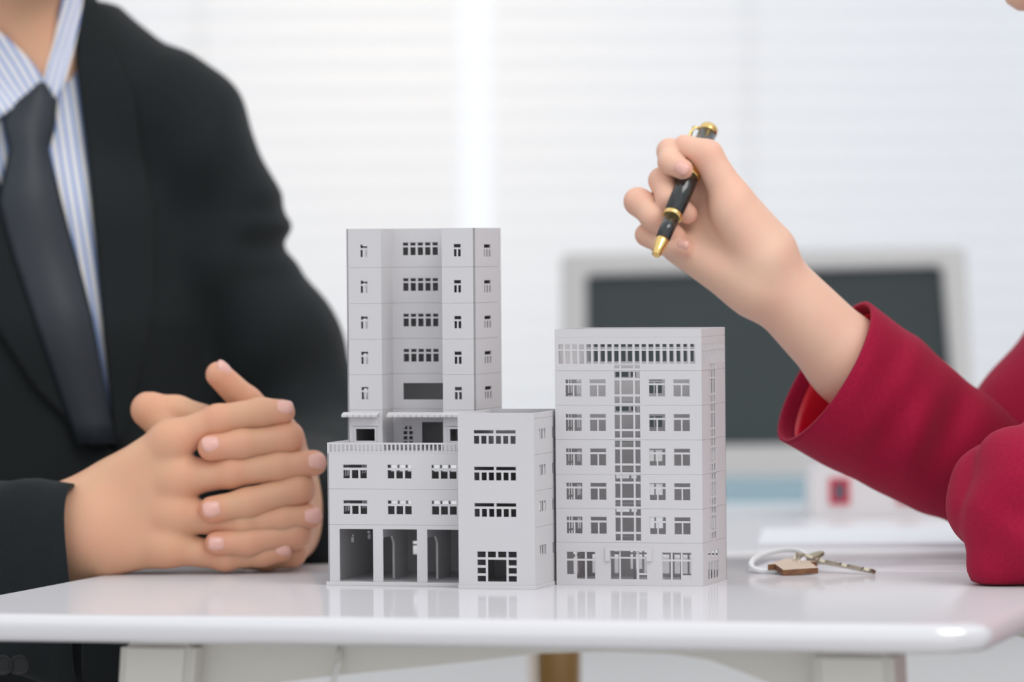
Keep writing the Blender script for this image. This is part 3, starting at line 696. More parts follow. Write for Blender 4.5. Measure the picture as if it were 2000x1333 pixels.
def nail(parent, base, tip, nrm, w=0.0058, l=0.0068, r=0.009, lift=0.74):
    tip = np.array(tip); x, y, z = None, None, None
    d = np.array(tip) - np.array(base); d /= np.linalg.norm(d); nn = np.array(nrm, float); nn -= d * (nn @ d); nn /= np.linalg.norm(nn); s = np.cross(nn, d)
    V, F = [], []; nu, nv = 16, 8
    for j in range(nv + 1):
        ph = math.pi * j / nv
        for i in range(nu):
            a = 2 * math.pi * i / nu; sx = math.sin(ph) * math.cos(a); sy = math.sin(ph) * math.sin(a)
            sg = lambda t: math.copysign(abs(t) ** 0.75, t)
            V.append((w * sg(sx), l * sg(sy), 0.0030 * math.cos(ph) - 0.0016 * sx * sx))
    for j in range(nv):
        for i in range(nu):
            k = (i + 1) % nu; F.append((j * nu + i, (j + 1) * nu + i, (j + 1) * nu + k, j * nu + k))
    c = tip + d * 0.0008 + nn * (r * lift) - np.array(parent['_o'])
    link('fingernail', pydata('fingernail', V, F, M['nail'], True), parent, mw=mw_from(c, s, d, nn))

def head_sdf(P, c, R):
    """c: head centre, R rows: right, forward, up (of the head)"""
    c = np.asarray(c); g = lambda x, y, z: c + x * R[0] + y * R[1] + z * R[2]
    d = ell(P, g(0, -0.012, 0.03), (0.074, 0.094, 0.092), R)
    d = smin(d, ell(P, g(0, 0.022, -0.045), (0.056, 0.066, 0.068), R), 0.03)
    d = smin(d, seg(P, g(0, 0.083, 0.012), g(0, 0.103, -0.022), 0.008, 0.0125), 0.012)
    d = smin(d, seg(P, g(-0.03, 0.078, 0.022), g(0.03, 0.078, 0.022), 0.010, 0.010), 0.015)
    d = smin(d, ell(P, g(0, 0.078, -0.085), (0.02, 0.016, 0.014), R), 0.015)
    for s in (-1, 1):
        d = smin(d, ell(P, g(s * 0.077, -0.012, -0.005), (0.008, 0.018, 0.031), R), 0.006)
        e = np.sqrt(((P - g(s * 0.031, 0.093, 0.006)) ** 2).sum(1)) - 0.014; d = np.maximum(d, -e) if False else np.where(e < 0.01, smin(d, e + 0.012, 0.004), d)
    return d
def face_parts(root, c, R, o):
    g = lambda x, y, z: np.asarray(c) + x * R[0] + y * R[1] + z * R[2]
    for s in (-1, 1):
        me = lathe('eye', [(0.001, -0.0115), (0.008, -0.0085), (0.0115, 0), (0.008, 0.0085), (0.001, 0.0115)], M['eye'], 16)
        e = link('eye', me, root, mw=mw_from(g(s * 0.031, 0.0695, 0.004) - o, R[0], -R[2], R[1]))
        link('iris', lathe('iris', [(0.0055, 0.0088), (0.004, 0.0112)], M['iris'], 16), e)
    for s in (-1, 1):
        link('eyebrow', tube('eyebrow', [g(s * .014, .0885, .021) - o, g(s * .031, .0885, .026) - o, g(s * .048, .078, .021) - o], [.0026, .003, .0014], M['hair'], 8), root)
    V = []; F = []
    for i in range(9):
        t = -1 + i / 4; 
        for k in range(6):
            a = 2 * math.pi * k / 6; V.append(tuple(g(0.024 * t, 0.0885 - 0.012 * t * t + 0.004 * math.cos(a), -0.054 + 0.0075 * math.sin(a) * (1 - .85 * t * t)) - o))
    for i in range(8):
        for k in range(6):
            l = (k + 1) % 6; F.append((i * 6 + k, i * 6 + l, (i + 1) * 6 + l, (i + 1) * 6 + k))
    link('lips', pydata('lips', V, F, M['lip'], True), root)
def hair_mesh(c, R, long=False):
    def f(P):
        cc = np.asarray(c); g = lambda x, y, z: cc + x * R[0] + y * R[1] + z * R[2]
        d = ell(P, g(0, -0.022, 0.042), (0.086, 0.102, 0.092), R)
        q = (P - cc) @ np.asarray(R, np.float32).T
        cut = 0.05 - (q[:, 2] - 0.035) + np.maximum(0, q[:, 1]) * 0.6 - 0.05 - np.maximum(0, -q[:, 1]) * 1.1
        d = np.maximum(d, cut)
        if long: d = smin(d, ell(P, g(0, -0.085, -0.06), (0.075, 0.04, 0.13), R), 0.03)
        return d
    return surface_nets(f, np.asarray(c) - 0.24, np.asarray(c) + 0.18, 0.006)

# ------------------------------------------------------------------ the man in the suit
D1 = 3.645
def c1(px, py, off, r): return (at(px, py, D1 + off), r)
RF = {'index': [c1(335, 861, 0, .0130), c1(426, 822, -.002, .0114), c1(509, 806, -.001, .0104), c1(552, 805, 0, .0091)],
      'middle': [c1(345, 935, 0, .0135), c1(450, 922, -.003, .0116), c1(545, 911, -.001, .0106), c1(613, 905, .001, .0095)],
      'ring': [c1(340, 1005, .001, .0130), c1(475, 1021, -.001, .0111), c1(552, 1014, 0, .0103), c1(606, 1009, .001, .0092)],
      'pinky': [c1(325, 1070, .002, .0122), c1(440, 1087, .001, .0100), c1(512, 1082, .001, .0092), c1(549, 1077, .002, .0083)]}
RT = [c1(345, 862, .030, .0125), c1(291, 801, .036, .0126), c1(345, 806, .038, .0120), c1(420, 825, .036, .0105)]
R_WR = [(160, 988), (160, 1020), (160, 1052), (160, 1082)]
def hand_r(P):
    palm = None
    for (n_, f), (wx, wy) in zip(RF.items(), R_WR):
        e = seg(P, at(wx, wy, D1 + .006), f[0][0], .0185, f[0][1] + .0012); palm = e if palm is None else smin(palm, e, .014)
    palm = smin(palm, ell(P, at(262, 985, D1 + .016), (.044, .020, .036)), .012)
    fing = None
    for f in RF.values():
        e = chain(P, f); 
        e = smin(e, ell(P, f[1][0] + np.array([0, -.003, 0]), (.010, .0095, .0105)), .004)
        fing = e if fing is None else smin(fing, e, .0012)
    d = smin(palm, fing, .009)
    for f in RF.values(): d = smin(d, ell(P, f[0][0] + np.array([-.002, -.0062, 0]), (.011, .009, .010)), .010)
    d = smin(d, chain(P, RT), .003)
    d = smin(d, seg(P, at(165, 1035, D1 + .004), at(-60, 1040, D1 + .03), .029, .033), .022)
    return d
LF = {'index': [c1(556, 868, .048, .0125), c1(560, 856, .004, .0116), c1(470, 868, -.006, .0104), c1(412, 875, -.0125, .0097)],
      'middle': [c1(572, 940, .048, .0125), c1(582, 955, .003, .0116), c1(482, 984, -.007, .0104), c1(414, 996, -.0130, .0097)],
      'ring': [c1(578, 1008, .048, .0120), c1(576, 1042, .004, .0108), c1(485, 1060, -.006, .0095), c1(423, 1062, -.0115, .0087)],
      'pinky': [c1(572, 1062, .050, .0112), c1(570, 1080, .020, .0098), c1(520, 1090, .021, .0086), c1(478, 1092, .021, .0078)]}
LT = [c1(562, 935, .090, .017), c1(540, 842, .056, .0138), c1(482, 786, .030, .0112), c1(427, 732, .020, .0096)]
LW = at(572, 1000, D1 + .125); L_EL = at(645, 930, 3.98)
def hand_l(P):
    palm = None
    for k, f in enumerate(LF.values()):
        e = seg(P, LW + np.array([0, 0, .018 - .012 * k]), f[0][0], .019, f[0][1] + .0015); palm = e if palm is None else smin(palm, e, .014)
    fing = None
    for f in LF.values():
        e = chain(P, f, .006); fing = e if fing is None else smin(fing, e, .0012)
    d = smin(palm, fing, .010); d = smin(d, smin(palm, chain(P, LT), .010), .001)
    return smin(d, seg(P, LW, L_EL, .028, .036), .02)

def lerp_tab(z, zs, vs): return np.interp(z, zs, vs)
PHI = math.radians(20); EX = np.array([math.cos(PHI), math.sin(PHI), 0]); EY = np.array([math.sin(PHI), -math.cos(PHI), 0])
TCa, TCb = at(-45, 100, 4.00), at(60, 1000, 4.00)
def torso(P, grow=0.0):
    z = P[:, 2]; t = (TCa[2] - z) / (TCa[2] - TCb[2]); cx = TCa[0] + t * (TCb[0] - TCa[0]); cy = TCa[1] + t * (TCb[1] - TCa[1])
    zs = [0.42, 0.50, 0.62, 0.76, 0.92, 1.02, 1.075, 1.13]
    a = np.interp(z, zs, [.185, .190, .178, .172, .192, .196, .160, .10]) + grow; b = np.interp(z, zs, [.125, .128, .122, .122, .128, .112, .092, .06]) + grow
    xl = (P[:, 0] - cx) * EX[0] + (P[:, 1] - cy) * EX[1]; yl = (P[:, 0] - cx) * EY[0] + (P[:, 1] - cy) * EY[1]
    k = (np.abs(xl / a) ** 2.3 + np.abs(yl / b) ** 2.3) ** (1 / 2.3)
    d = (k - 1) * np.minimum(a, b) * 0.9
    return np.maximum(np.maximum(d, z - 1.16 - grow), 0.44 - z)
NK0, NK1 = at(-12, 110, 3.985), at(-2, -130, 3.965)
SHL, SHR = at(350, 240, 4.00), at(-430, 215, 4.10)
ARML = [(SHL, .052), (at(376, 340, 4.00), .049), (at(424, 480, 4.00), .050), (at(512, 660, 4.00), .053), (at(612, 880, 3.99), .052), (at(606, 960, 3.93), .050), (at(588, 1002, D1 + .135), .044)]
ELR = at(-470, 1010, 3.80)
CUFF_R = at(88, 1090, 3.622)
ARMR = [(SHR, .056), (at(-520, 600, 4.0), .056), (ELR, .052), (at(-250, 1050, 3.72), .046), (at(-70, 1075, 3.665), .030)]
TRL = [(at(40, 92, 4.0), .052), (at(200, 172, 4.0), .046), (at(330, 232, 4.0), .044)]
TRR = [(at(-60, 60, 4.0), .052), (at(-240, 120, 4.04), .052), (SHR, .054)]
def folds(P):
    x, y, z = P[:, 0], P[:, 1], P[:, 2]
    return .0022 * np.sin(34 * x + 28 * z + 2 * np.sin(19 * z)) + .0016 * np.sin(61 * z - 38 * x + 1.5 * np.sin(31 * x + 9 * y))
vL = [(-48, 160), (-30, 230), (0, 392), (100, 640), (205, 872)]
vR = [(146, -80), (146, 60), (150, 150), (174, 330), (200, 640), (224, 872)]
def vdist(P):
    px, py = to_px(P); l = np.interp(py, [q[1] for q in vL], [q[0] for q in vL]); r = np.interp(py, [q[1] for q in vR], [q[0] for q in vR])
    l = np.where(py < 160, -170 + (py - 0) * .4, l)
    front = (P @ AX_F.astype(np.float32) - float(CAM @ AX_F)) - 4.02
    return np.maximum(np.maximum(np.maximum(l - px, px - r), py - 876) / 2450, front)
def jacket_solid(P):
    d = smin(torso(P), smin(chain(P, TRL, .03), chain(P, TRR, .03), .01), .05)
    a = chain(P, ARML, .03)
    el = ARML[3][0]
    x, y, z = P[:, 0], P[:, 1], P[:, 2]
    ppx, _ = to_px(P); near = np.exp(-((z - at(0, 466, 4)[2]) / .026) ** 2) / (1 + np.exp(-(ppx - 480) / 18))
    a = a - .0036 * near * np.cos((z - at(0, 446, 4)[2]) * 2 * math.pi / .032) + folds(P)
    d = smin(d, a, .014)
    d = smin(d, chain(P, ARMR, .03), .02)
    return d + .4 * folds(P)
def jacket(P):
    d = jacket_solid(P)
    carve = np.maximum(vdist(P), -(d + .012))
    d = np.maximum(d, -carve)
    nk = seg(P, NK0, NK1, .064, .060)            # neck opening
    d = np.maximum(d, -nk)
    # sleeve ends cut square at the left wrist
    return d
def body_m(P):
    d = torso(P, -.03); d = smin(d, seg(P, NK0, NK1, .058, .054), .03)
    d = smin(d, seg(P, at(0, -20, 3.975), at(58, 135, 3.968), .052, .043), .02)
    d = smin(d, seg(P, at(-150, 130, 4.02), at(150, 130, 4.0), .045, .045), .03)
    for A in (ARML[:6], ARMR[:4]):
        d = smin(d, chain(P, [(p, r - .018) for p, r in A], .01), .02)
    d = smin(d, head_sdf(P, HM, HR), .02)
    return d
HM = at(20, -275, 3.945)
yaw = math.radians(28); HR = np.array([[math.cos(yaw), math.sin(yaw), 0], [math.sin(yaw), -math.cos(yaw), 0], [0, 0, 1.0]]); HR[0] = -HR[0]
mo_ = np.array([TCb[0], TCb[1], 0.0])
man = empty('person', mo_, 'seated person in dark suit, striped shirt and dark tie, hands clasped on the table', 'person')
man['_o'] = [float(v) for v in mo_]
hv = surface_nets(hand_r, np.minimum(at(-80, 1150, D1 - .05), at(-80, 1150, D1 + .08)), at(665, 760, D1 + .09), .0017)
lo = np.array([at(380, 1130, D1)[0] - .01, D1 - .045, T - .002]); hi = np.array([at(680, 700, 4.0)[0], 3.93, at(400, 680, D1)[2]])
hl = surface_nets(hand_l, lo, hi, .0017)
bl_ = surface_nets(body_m, (SHR[0] - .16, 3.55, .44), (at(640, 0, 4.0)[0], 4.25, HM[2] + .14), .0075)
V, F = merge([hv, hl, bl_]); _b = link('body', np_mesh('body', rel(V, mo_), F, M['skin_m']), man)
add_blush(_b.data, V, list(RF.values()) + list(LF.values()) + [LT[2:], RT[1:2]], 1.0)
jv = surface_nets(jacket, (SHR[0] - .20, 3.60, .45), (at(760, 0, 4.0)[0], 4.27, 1.27), .0048)
link('jacket', np_mesh('jacket', rel(jv[0], mo_), jv[1], M['suit']), man)

# right sleeve: a wide cuff that hangs over the edge of the table
def loft(name, rings, m, thick=0.0, cap=False, flip=False):
    n = len(rings[0]); V = np.array([p for r in rings for p in r]); F = []
    for j in range(len(rings) - 1):
        for i in range(n):
            k = (i + 1) % n; q = (j * n + i, j * n + k, (j + 1) * n + k, (j + 1) * n + i); F.append(q[::-1] if flip else q)
    me = pydata(name, V, F, m, True); return me
def solid(o, t, off=-1.0):
    md = o.modifiers.new('thickness', 'SOLIDIFY'); md.thickness = t; md.offset = off; return o
rings = []
for s in np.linspace(0, 1, 14):
    px = 172 - 440 * s; d = 3.628 + .065 * s
    cy = 1146 - 60 * s; hh = .0735 - .016 * s; dd = .027 + .020 * s
    r = []
    for k in range(36):
        a = 2 * math.pi * k / 36; ca, sa = math.cos(a), math.sin(a)
        sq = lambda t, e: math.copysign(abs(t) ** e, t)
        bulge = .0018 * math.sin(9 * s * 2 + 3 * a)
        zz = hh * sq(sa, .85) + bulge; yy = dd * sq(ca, .8) + bulge
        shift = (-2 * (1 - abs(sa)) + (-10 if sa < 0 else -26) * abs(sa)) * (1 - s) - (7 * max(ca, 0) + 16 * max(-ca, 0)) * (1 - s)
        p = at(px + shift, cy, d) + np.array([-.26 * 0 , -yy, zz]); p[0] += -max(yy, 0) * .26 * (1 - s)
        r.append(p - mo_)
    rings.append(r)
sl = solid(link('sleeve', loft('sleeve', rings, M['suit']), man), .0025, 1.0)
for bx in (38, 6):
    b = at(bx, 1300, 3.594); link('button', lathe('button', [(.0040, 0), (.0068, .0005), (.0078, .0018), (.0072, .0030), (.0056, .0024), (.0050, .0016)], M['button'], 24), man, mw=mw_from(b - mo_, np.array([1., 0, 0]), np.array([0, 0, 1.]), np.array([0, -1., 0])))

# draped pieces: shirt front, collar, tie, lapels follow the chest surface
def drape(name, left, right, fn, off, m, thick, nu=10, nv=26, uvs=None, ease=0.0):
    def samp(L, t):
        L = np.array(L, float); s = np.linspace(0, 1, len(L)); return np.array([np.interp(t, s, L[:, 0]), np.interp(t, s, L[:, 1])])
    pts = []; uv = []
    for j in range(nv + 1):
        t = j / nv; a, b = samp(left, t), samp(right, t)
        for i in range(nu + 1):
            q = a + (b - a) * i / nu; pts.append(q); uv.append((q[0], q[1]))
    pts = np.array(pts); D = np.array([at(x, y, 1.0) - CAM for x, y in pts]); tt = np.full(len(pts), 3.70)
    for _ in range(60):
        P = (CAM + D * tt[:, None]).astype(np.float32); tt += np.clip(fn(P) * .8, -.05, .05)
    tt = np.minimum(tt, 4.015); P = CAM + D * tt[:, None]
    e = .004; G = np.stack([fn((P + np.eye(3)[k] * e).astype(np.float32)) - fn((P - np.eye(3)[k] * e).astype(np.float32)) for k in range(3)], 1); G /= np.linalg.norm(G, axis=1)[:, None] + 1e-9
    U_ = np.tile(np.linspace(0, 1, nu + 1), nv + 1)
    P = P + G * (off + ease * np.sin(math.pi * U_))[:, None]
    F = [(j * (nu + 1) + i, (j + 1) * (nu + 1) + i, (j + 1) * (nu + 1) + i + 1, j * (nu + 1) + i + 1) for j in range(nv) for i in range(nu)]
    me = pydata(name, P - mo_, F, m, True)
    if uvs:
        ul = me.uv_layers.new(name='UVMap')
        for p in me.polygons:
            for li in p.loop_indices:
                x, y = uv[me.loops[li].vertex_index]; ul.data[li].uv = (uvs(x, y), y)
    return solid(link(name, me, man), thick, 0.0)
base = lambda P: smin(jacket_solid(P), seg(P, NK0, NK1, .060, .056), .02)
drape('shirt', [(-120, 150), (-60, 230), (-30, 380), (90, 640), (188, 862)], [(152, 110), (158, 190), (178, 330), (206, 640), (224, 862)], base, -.004, M['shirt'], .002, 24, 40,
      uvs=lambda x, y: (x - .16 * y) / 17.0)
drape('collar', [(146, -40), (146, 40), (141, 110), (128, 165), (107, 200)], [(113, -40), (106, 20), (96, 85), (84, 140), (79, 168)], base, .008, M['shirt'], .003, 8, 14, uvs=lambda x, y: (x + .22 * y) / 15.0)
drape('collar', [(-140, -10), (-95, 20), (-40, 40), (0, 60), (42, 105), (82, 160)], [(-120, 160), (-80, 215), (-40, 245), (0, 238), (38, 208), (76, 178)], base, .008, M['shirt'], .003, 12, 14, uvs=lambda x, y: (x - .55 * y) / 17.0)
drape('tie', [(72, 170), (22, 214), (2, 250), (16, 300), (-4, 400), (22, 504), (66, 630), (150, 868)], [(84, 170), (108, 198), (102, 252), (88, 300), (114, 400), (143, 504), (174, 630), (217, 868)], base, .006, M['tie'], .004, 10, 40, ease=.008)
drape('lapel', [(150, -50), (145, 20), (148, 130), (172, 330), (199, 640), (222, 872)], [(175, -50), (196, 60), (258, 190), (288, 400), (292, 600), (232, 876)], base, .004, M['suit'], .004, 12, 40)
drape('lapel', [(-190, 190), (-170, 330), (-60, 560), (70, 760), (185, 876)], [(-50, 165), (-14, 330), (60, 545), (130, 700), (207, 872)], base, .004, M['suit'], .004, 12, 30)
fr = np.array([0, -1.0, .12])
for f, dn in ((RF['index'], (0.1, -.8, .55)), (RF['middle'], (.1, -1, .25)), (RF['ring'], (.1, -1, .1)), (RF['pinky'], (.1, -1, .3)), (LF['index'], (.1, -.9, .45)), (LF['middle'], (-.1, -1, .1)), (LF['ring'], (0, -1, .05))):
    nail(man, f[2][0], f[3][0], dn, r=f[3][1], w=f[3][1] * .66, l=f[3][1] * .78, lift=.76)
nail(man, LT[2][0], LT[3][0], (.75, -.35, .5), r=.0096, w=.0066, l=.0075)
face_parts(man, HM, HR, mo_)
hh = hair_mesh(HM, HR); link('hair', np_mesh('hair', rel(hh[0], mo_), hh[1], M['hair']), man)
def legs(root, hip, fwd, side, o, shoe=True):
    up = np.array([0, 0, 1.0])
    def f(P):
        d = ell(P, hip + up * .02, (.19, .16, .10))
        for s in (-1, 1):
            h = hip + side * s * .10; k = h + fwd * .40 + side * s * .03 + up * .03; a = k + np.array([0, 0, -k[2] + .10]) + fwd * .02
            d = smin(d, chain(P, [(h, .085), (k, .062), (a, .045)], .03), .03)
        return d
    pts = np.array([hip + side * .25 + fwd * .55, hip - side * .25 - fwd * .25, hip + side * .25 - fwd * .25, hip - side * .25 + fwd * .55])
    lo_ = pts.min(0) - .05; hi_ = pts.max(0) + .05; lo_[2] = .03; hi_[2] = .68
    v, f_ = surface_nets(f, lo_, hi_, .010); link('trousers', np_mesh('trousers', rel(v, o), f_, M['trouser']), root)
    for s in (-1, 1):
        k = hip + side * s * .13 + fwd * .42; a = np.array([k[0], k[1], .055])
        v, f_ = surface_nets(lambda P: np.maximum(smin(ell(P, a + fwd * .06, (.05, .05, .05)), smin(seg(P, a - fwd * .04, a + fwd * .15, .045, .036), seg(P, a, a + up * .06, .045, .045), .03), .03), -P[:, 2] + .002), a - np.array([.25, .25, .06]), a + np.array([.25, .25, .14]), .007)
        link('shoe', np_mesh('shoe', rel(v, o), f_, M['shoe']), root)
legs(man, np.array([TCb[0], TCb[1] + .02, .53]), np.array([EY[0], EY[1], 0]) * .85, EX, mo_)
def office_chair(c, fwd, label):
    r = empty('office_chair', (c[0], c[1], 0), label, 'chair', math.atan2(fwd[1], fwd[0]) - math.pi / 2)
    link('seat', boxes('seat', [(-.23, -.22, .385, .23, .22, .445)], M['chair'], .02), r)
    link('backrest', boxes('backrest', [(-.20, -.30, .50, .20, -.26, .86)], M['chair'], .015), r)
    link('back_bar', tube('back_bar', [(0, -.1, .38), (0, -.28, .40), (0, -.30, .6)], .014, M['metal'], 10), r)
    link('post', lathe('post', [(.03, .08), (.03, .25), (.02, .25), (.02, .385)], M['metal'], 20), r)
    for k in range(5):
        a = 2 * math.pi * k / 5; l = link('foot', tube('foot', [(0, 0, .09), (.26 * math.cos(a), .26 * math.sin(a), .06)], .014, M['metal'], 8), r)
        link('castor', lathe('castor', [(.02, 0), (.025, .02), (.02, .045)], M['chair'], 14), l, (.26 * math.cos(a), .26 * math.sin(a), .0))
office_chair((TCb[0] - .02, TCb[1] + .06), (EY[0], EY[1]), 'grey office chair under the person in the dark suit')

# ------------------------------------------------------------------ the woman in burgundy
D2 = 3.60
def c2(px, py, off, r): return (at(px, py, D2 + off), r)
WF = {'index': [c2(1378, 335, .030, .0098), c2(1308, 296, .015, .0088), c2(1308, 317, .003, .0080), c2(1333, 331, .001, .0077)],
      'middle': [c2(1362, 385, .036, .0100), c2(1293, 353, .016, .0092), c2(1306, 388, .006, .0084), c2(1343, 418, .011, .0073)],
      'ring': [c2(1342, 435, .036, .0096), c2(1246, 394, .017, .0096), c2(1276, 426, .008, .0086), c2(1318, 459, .012, .0074)],
      'pinky': [c2(1328, 485, .032, .0090), c2(1263, 459, .022, .0077), c2(1292, 478, .014, .0069), c2(1334, 484, .008, .0064)]}
WT = [c2(1500, 482, .012, .0185), c2(1428, 388, .006, .0140), c2(1382, 303, .008, .0104), c2(1337, 285, .011, .0082)]
WW = at(1494, 537, D2 + .016); WA = at(1660, 707, D2 + .03); WE = at(1992, 1030, 3.74)
def hand_w(P):
    palm = None
    for k, f in enumerate(WF.values()):
        e = seg(P, at(1478 - 4 * k, 512 + 17 * k, D2 + .020), f[0][0], .0165, f[0][1] + .001); palm = e if palm is None else smin(palm, e, .013)
    palm = smin(palm, seg(P, at(1335, 488, D2 + .022), at(1470, 562, D2 + .008), .0105, .0165), .012)
    fing = None
    for f in WF.values():
        e = chain(P, f, .004); fing = e if fing is None else smin(fing, e, .0010)
    d = smin(palm, fing, .006)
    tm = smin(palm, smin(chain(P, WT, .005), seg(P, at(1490, 500, D2 + .004), at(1432, 418, D2 + .003), .0185, .0155), .010), .008)
    d = smin(d, tm, .001)
    d = smin(d, seg(P, WW, WA, .0255, .0300), .016)
    return smin(d, seg(P, WA, WE, .0300, .040), .01)
wo = np.array([at(2560, 900, 3.74)[0], at(2560, 900, 3.74)[1], 0.0])
wom = empty('person', wo, 'person in a burgundy jacket at the right, elbow on the table, raising a pen', 'person')
wom['_o'] = [float(v) for v in wo]
a_, b_ = at(1205, 780, D2), at(1800, 250, D2)
hw = surface_nets(hand_w, (a_[0], D2 - .045, at(1700, 790, D2)[2] - .03), (at(1760, 0, D2)[0], D2 + .095, at(1300, 240, D2)[2]), .0016)
WSH_N, WSH_F = at(2360, 540, 3.54), at(2340, 420, 3.90)
WTC = np.array([wo[0] + .02, wo[1], 0])
def w_torso(P, g=0.0):
    z = P[:, 2]; zs = [.44, .55, .72, .85, 1.0, 1.06, 1.12]
    a = np.interp(z, zs, [.15, .15, .12, .13, .14, .12, .06]) + g; b = np.interp(z, zs, [.19, .19, .15, .17, .19, .16, .07]) + g
    lean = (z - .5) * -.10
    k = (np.abs((P[:, 0] - WTC[0] - lean) / a) ** 2.3 + np.abs((P[:, 1] - WTC[1]) / b) ** 2.3) ** (1 / 2.3)
    return np.maximum(np.maximum((k - 1) * np.minimum(a, b) * .9, z - 1.12), .46 - z)
HW = at(1992, 5, 3.62) + np.array([.085, .04, .095])
wnk0, wnk1 = np.array([WTC[0] - .07, WTC[1] - .02, 1.06]), HW + np.array([.03, 0, -.02])
HWR = np.array([[0.10, .995, 0], [-.995, .10, 0], [0, 0, 1.0]])
E_N = at(1978, 1055, 3.47)
def red_arm_far(P): return chain(P, [(WE + np.array([.016, 0, .01]), .045), (at(2040, 845, 3.79), .053), (at(2200, 592, 3.86), .055), (WSH_F, .058)], .03)
def red_arm_near(P):
    low = smin(seg(P, at(1966, 1064, 3.462), at(2010, 1064, 3.465), .0320, .0340), seg(P, at(2010, 1064, 3.465), at(2240, 1060, 3.44), .034, .040), .01)
    front = chain(P, [(at(1990, 918, 3.462), .0325), (at(1994, 985, 3.458), .0345), (at(2010, 1050, 3.460), .036)], .01)
    lobe = seg(P, at(1954, 968, 3.488), at(1966, 1005, 3.485), .0370, .0370)
    d = smin(smin(front, lobe, .0025), low, .005)
    d = smin(d, seg(P, at(2000, 930, 3.475), at(2140, 890, 3.50), .034, .050), .012)
    return smin(d, seg(P, at(2140, 890, 3.50), WSH_N, .052, .058), .012)
def wfold(P):
    x, y, z = P[:, 0], P[:, 1], P[:, 2]
    return .0023 * np.sin(80 * x + 60 * z + 2.4 * np.sin(45 * z + 10 * y)) + .0016 * np.sin(105 * z - 60 * x + 30 * y)
def w_jacket(P):
    d = smin(w_torso(P), seg(P, WSH_N, WSH_F, .055, .055), .05)
    cut = T + .0008 - P[:, 2]; d = smin(d, np.maximum(red_arm_far(P), cut), .03); n_ = np.maximum(red_arm_near(P) + wfold(P), cut)
    d = smin(d, n_, .012)
    return d
def body_w(P):
    d = smin(w_torso(P, -.02), seg(P, wnk0, wnk1, .050, .046), .03)
    d = smin(d, seg(P, WSH_N, WSH_F, .035, .035), .03)
    d = smin(d, chain(P, [(WSH_F, .045), (at(2060, 830, 3.80), .036), (WE, .032)], .02), .02)
    d = smin(d, chain(P, [(WSH_N, .045), (at(2120, 900, 3.50), .030), (at(2010, 1040, 3.478), .018), (at(2200, 1058, 3.44), .024)], .02), .02)
    return smin(d, head_sdf(P, HW, HWR), .02)
bw = surface_nets(body_w, (E_N[0] - .05, 3.36, .46), (WTC[0] + .22, 4.05, HW[2] + .15), .007)
V, F = merge([hw, bw]); _b = link('body', np_mesh('body', rel(V, wo), F, M['skin_w']), wom)
add_blush(_b.data, V, list(WF.values()) + [WT[1:]], 0.8)
jw = surface_nets(w_jacket, (E_N[0] - .055, 3.36, .47), (WTC[0] + .25, 4.06, 1.17), .0042)
link('jacket', np_mesh('jacket', rel(jw[0], wo), jw[1], M['red']), wom)
# raised sleeve with its open, lined cuff
SR = [(1612, 727, 84, -137, 3.630, 42, 16, .056), (1640, 744, 78, -138, 3.634, 34, 16, .058), (1700, 781, 66, -140, 3.645, 18, 12, .060), (1750, 812, 54, -141, 3.655, 10, 8, .060), (1800, 843, 44, -139, 3.665, 4, 4, .060),
      (1848, 872, 38, -131, 3.68, 0, 0, .058), (1892, 900, 38, -124, 3.69, 0, 0, .056), (1950, 945, 48, -112, 3.71, 0, 0, .054), (2000, 1000, 60, -92, 3.735, 0, 0, .05)]
def sleeve_rings(shrink=0.0, cnt=None, first=0.0):
    R_ = []
    keys_ = np.array(SR, float); ts = np.linspace(first, len(SR) - 1 if cnt is None else cnt, 34 if cnt is None else 12)
    for t in ts:
        cx, cy, hx, hy, d, sx, sy, dd = [np.interp(t, np.arange(len(SR)), keys_[:, k]) for k in range(8)]
        r = []
        L = math.hypot(hx, hy); f = 1 - shrink * 2720 / L
        for k in range(64):
            a = 2 * math.pi * k / 64; ca, sa = math.cos(a), math.sin(a)
            wr = (.0042 * math.sin(2.0 * t + 1.6 * math.cos(a) + .4) + .0026 * math.sin(3.7 * t - 2.4 * math.cos(a))) * min(1, max(0, t - .6) / 2)
            w = max(0, 1 - t) ; dip = w * 10 * max(0, sa) * (1 - ca * ca)
            px = cx + f * hx * ca + sx * sa + wr * 900 * (hx / L) * 0; py = cy + f * hy * ca + sy * sa
            p = at(px, py, d - (dd - shrink + wr) * sa) + np.array([0, 0, wr * ca * .22])
            r.append(p - wo)
        R_.append(r)
    return R_
solid(link('raised_sleeve', loft('raised_sleeve', sleeve_rings(), M['red']), wom), .003, -1.0)
solid(link('sleeve_lining', loft('sleeve_lining', sleeve_rings(.0052, 4.0, 0.75), M['lining']), wom), .001, 0.0)
nail(wom, WF['index'][2][0], WF['index'][3][0] + np.array([.0, -.002, 0]), (-.25, -1, .25), r=.0072, w=.0052, l=.0060, lift=.72)
nail(wom, WF['pinky'][2][0], WF['pinky'][3][0], (.1, -.9, .5), r=.0062, w=.0042, l=.0052, lift=.72)
face_parts(wom, HW, HWR, wo)
hh = hair_mesh(HW, HWR, True); link('hair', np_mesh('hair', rel(hh[0], wo), hh[1], M['hair']), wom)
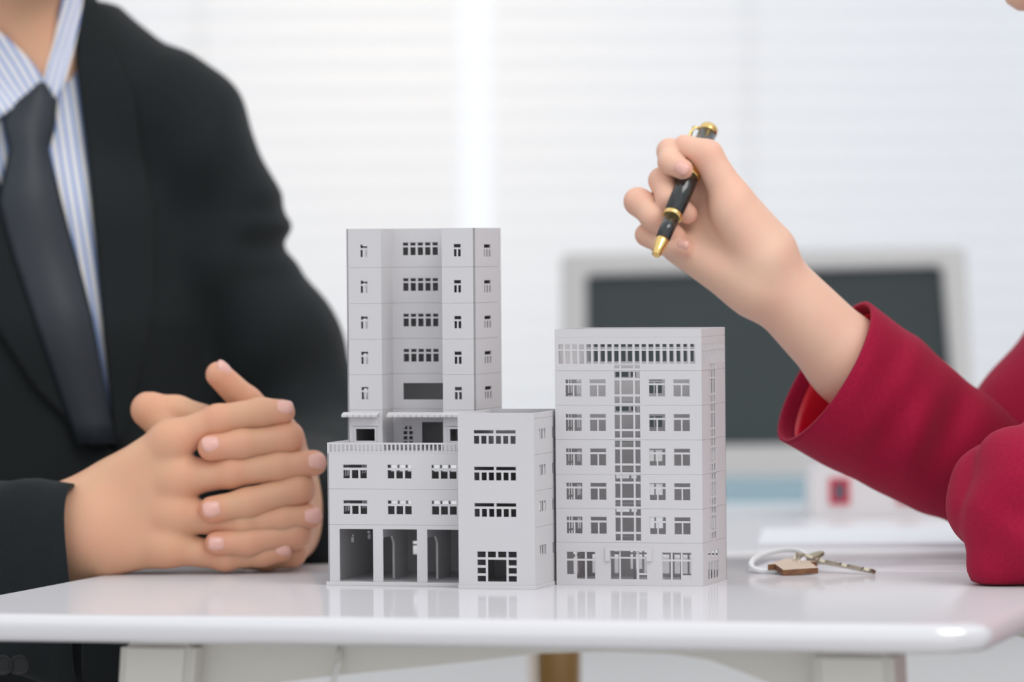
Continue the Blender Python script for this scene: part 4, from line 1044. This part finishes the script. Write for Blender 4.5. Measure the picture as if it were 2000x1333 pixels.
legs(wom, np.array([WTC[0] + .01, WTC[1], .53]), np.array([-.6, .62, 0]), np.array([.72, .69, 0]), wo)
office_chair((WTC[0] + .03, WTC[1]), (-.7, .7), 'grey office chair under the person in burgundy')

# ------------------------------------------------------------------ the pen
pt, pe = at(1281, 499, D2 - .036), at(1386, 249, D2 + .040)
x, y, z = frame_from(pe - pt, (1, 0, 0)); PL = float(np.linalg.norm(pe - pt))
pen = empty('pen', pt, 'black lacquered ballpoint pen with gold bands held in the raised hand', 'pen')
pen.matrix_world = mw_from(pt, x, y, z)
k = PL / .125
link('tip', lathe('tip', [(.0024, 0), (.0031, .0006), (.0036, .006 * k), (.0047, .0105 * k), (.0050, .013 * k), (.0050, .0148 * k)], M['gold'], 32), pen)
link('lower_barrel', lathe('lower_barrel', [(.0050, .0148 * k), (.0062, .036 * k)], M['pen'], 32), pen)
link('grip_band', lathe('grip_band', [(.0065, .036 * k), (.0072, .0366 * k), (.0072, .0392 * k), (.0067, .0400 * k)], M['gold'], 32), pen)
link('barrel', lathe('barrel', [(.0067, .0400 * k), (.0074, .066 * k), (.0074, .0755 * k)], M['pen'], 32), pen)
link('centre_band', lathe('centre_band', [(.0075, .0755 * k), (.0078, .0760 * k), (.0078, .0785 * k), (.0075, .0790 * k), (.0075, .0798 * k), (.0078, .0803 * k), (.0078, .0830 * k), (.0075, .0836 * k)], M['gold'], 32), pen)
link('cap', lathe('cap', [(.0075, .0836 * k), (.0074, .100 * k), (.0068, .119 * k)], M['pen'], 32), pen)
link('end_cap', lathe('end_cap', [(.0068, .119 * k), (.0070, .1200 * k), (.0068, .1236 * k), (.0058, .125 * k)], M['gold'], 32), pen)
cd = np.array([-.9, -.35])
cl_p = [(-.0052, -.002, .1205 * k), (-.0100, -.0036, .1185 * k), (-.0104, -.0038, .113 * k), (-.0090, -.0034, .100 * k), (-.0078, -.003, .0885 * k)]
link('clip', tube('clip', cl_p, [.0011, .0013, .0013, .0012, .0014], M['gold'], 10), pen)

for o in bpy.data.objects:
    if '_o' in o: del o['_o']
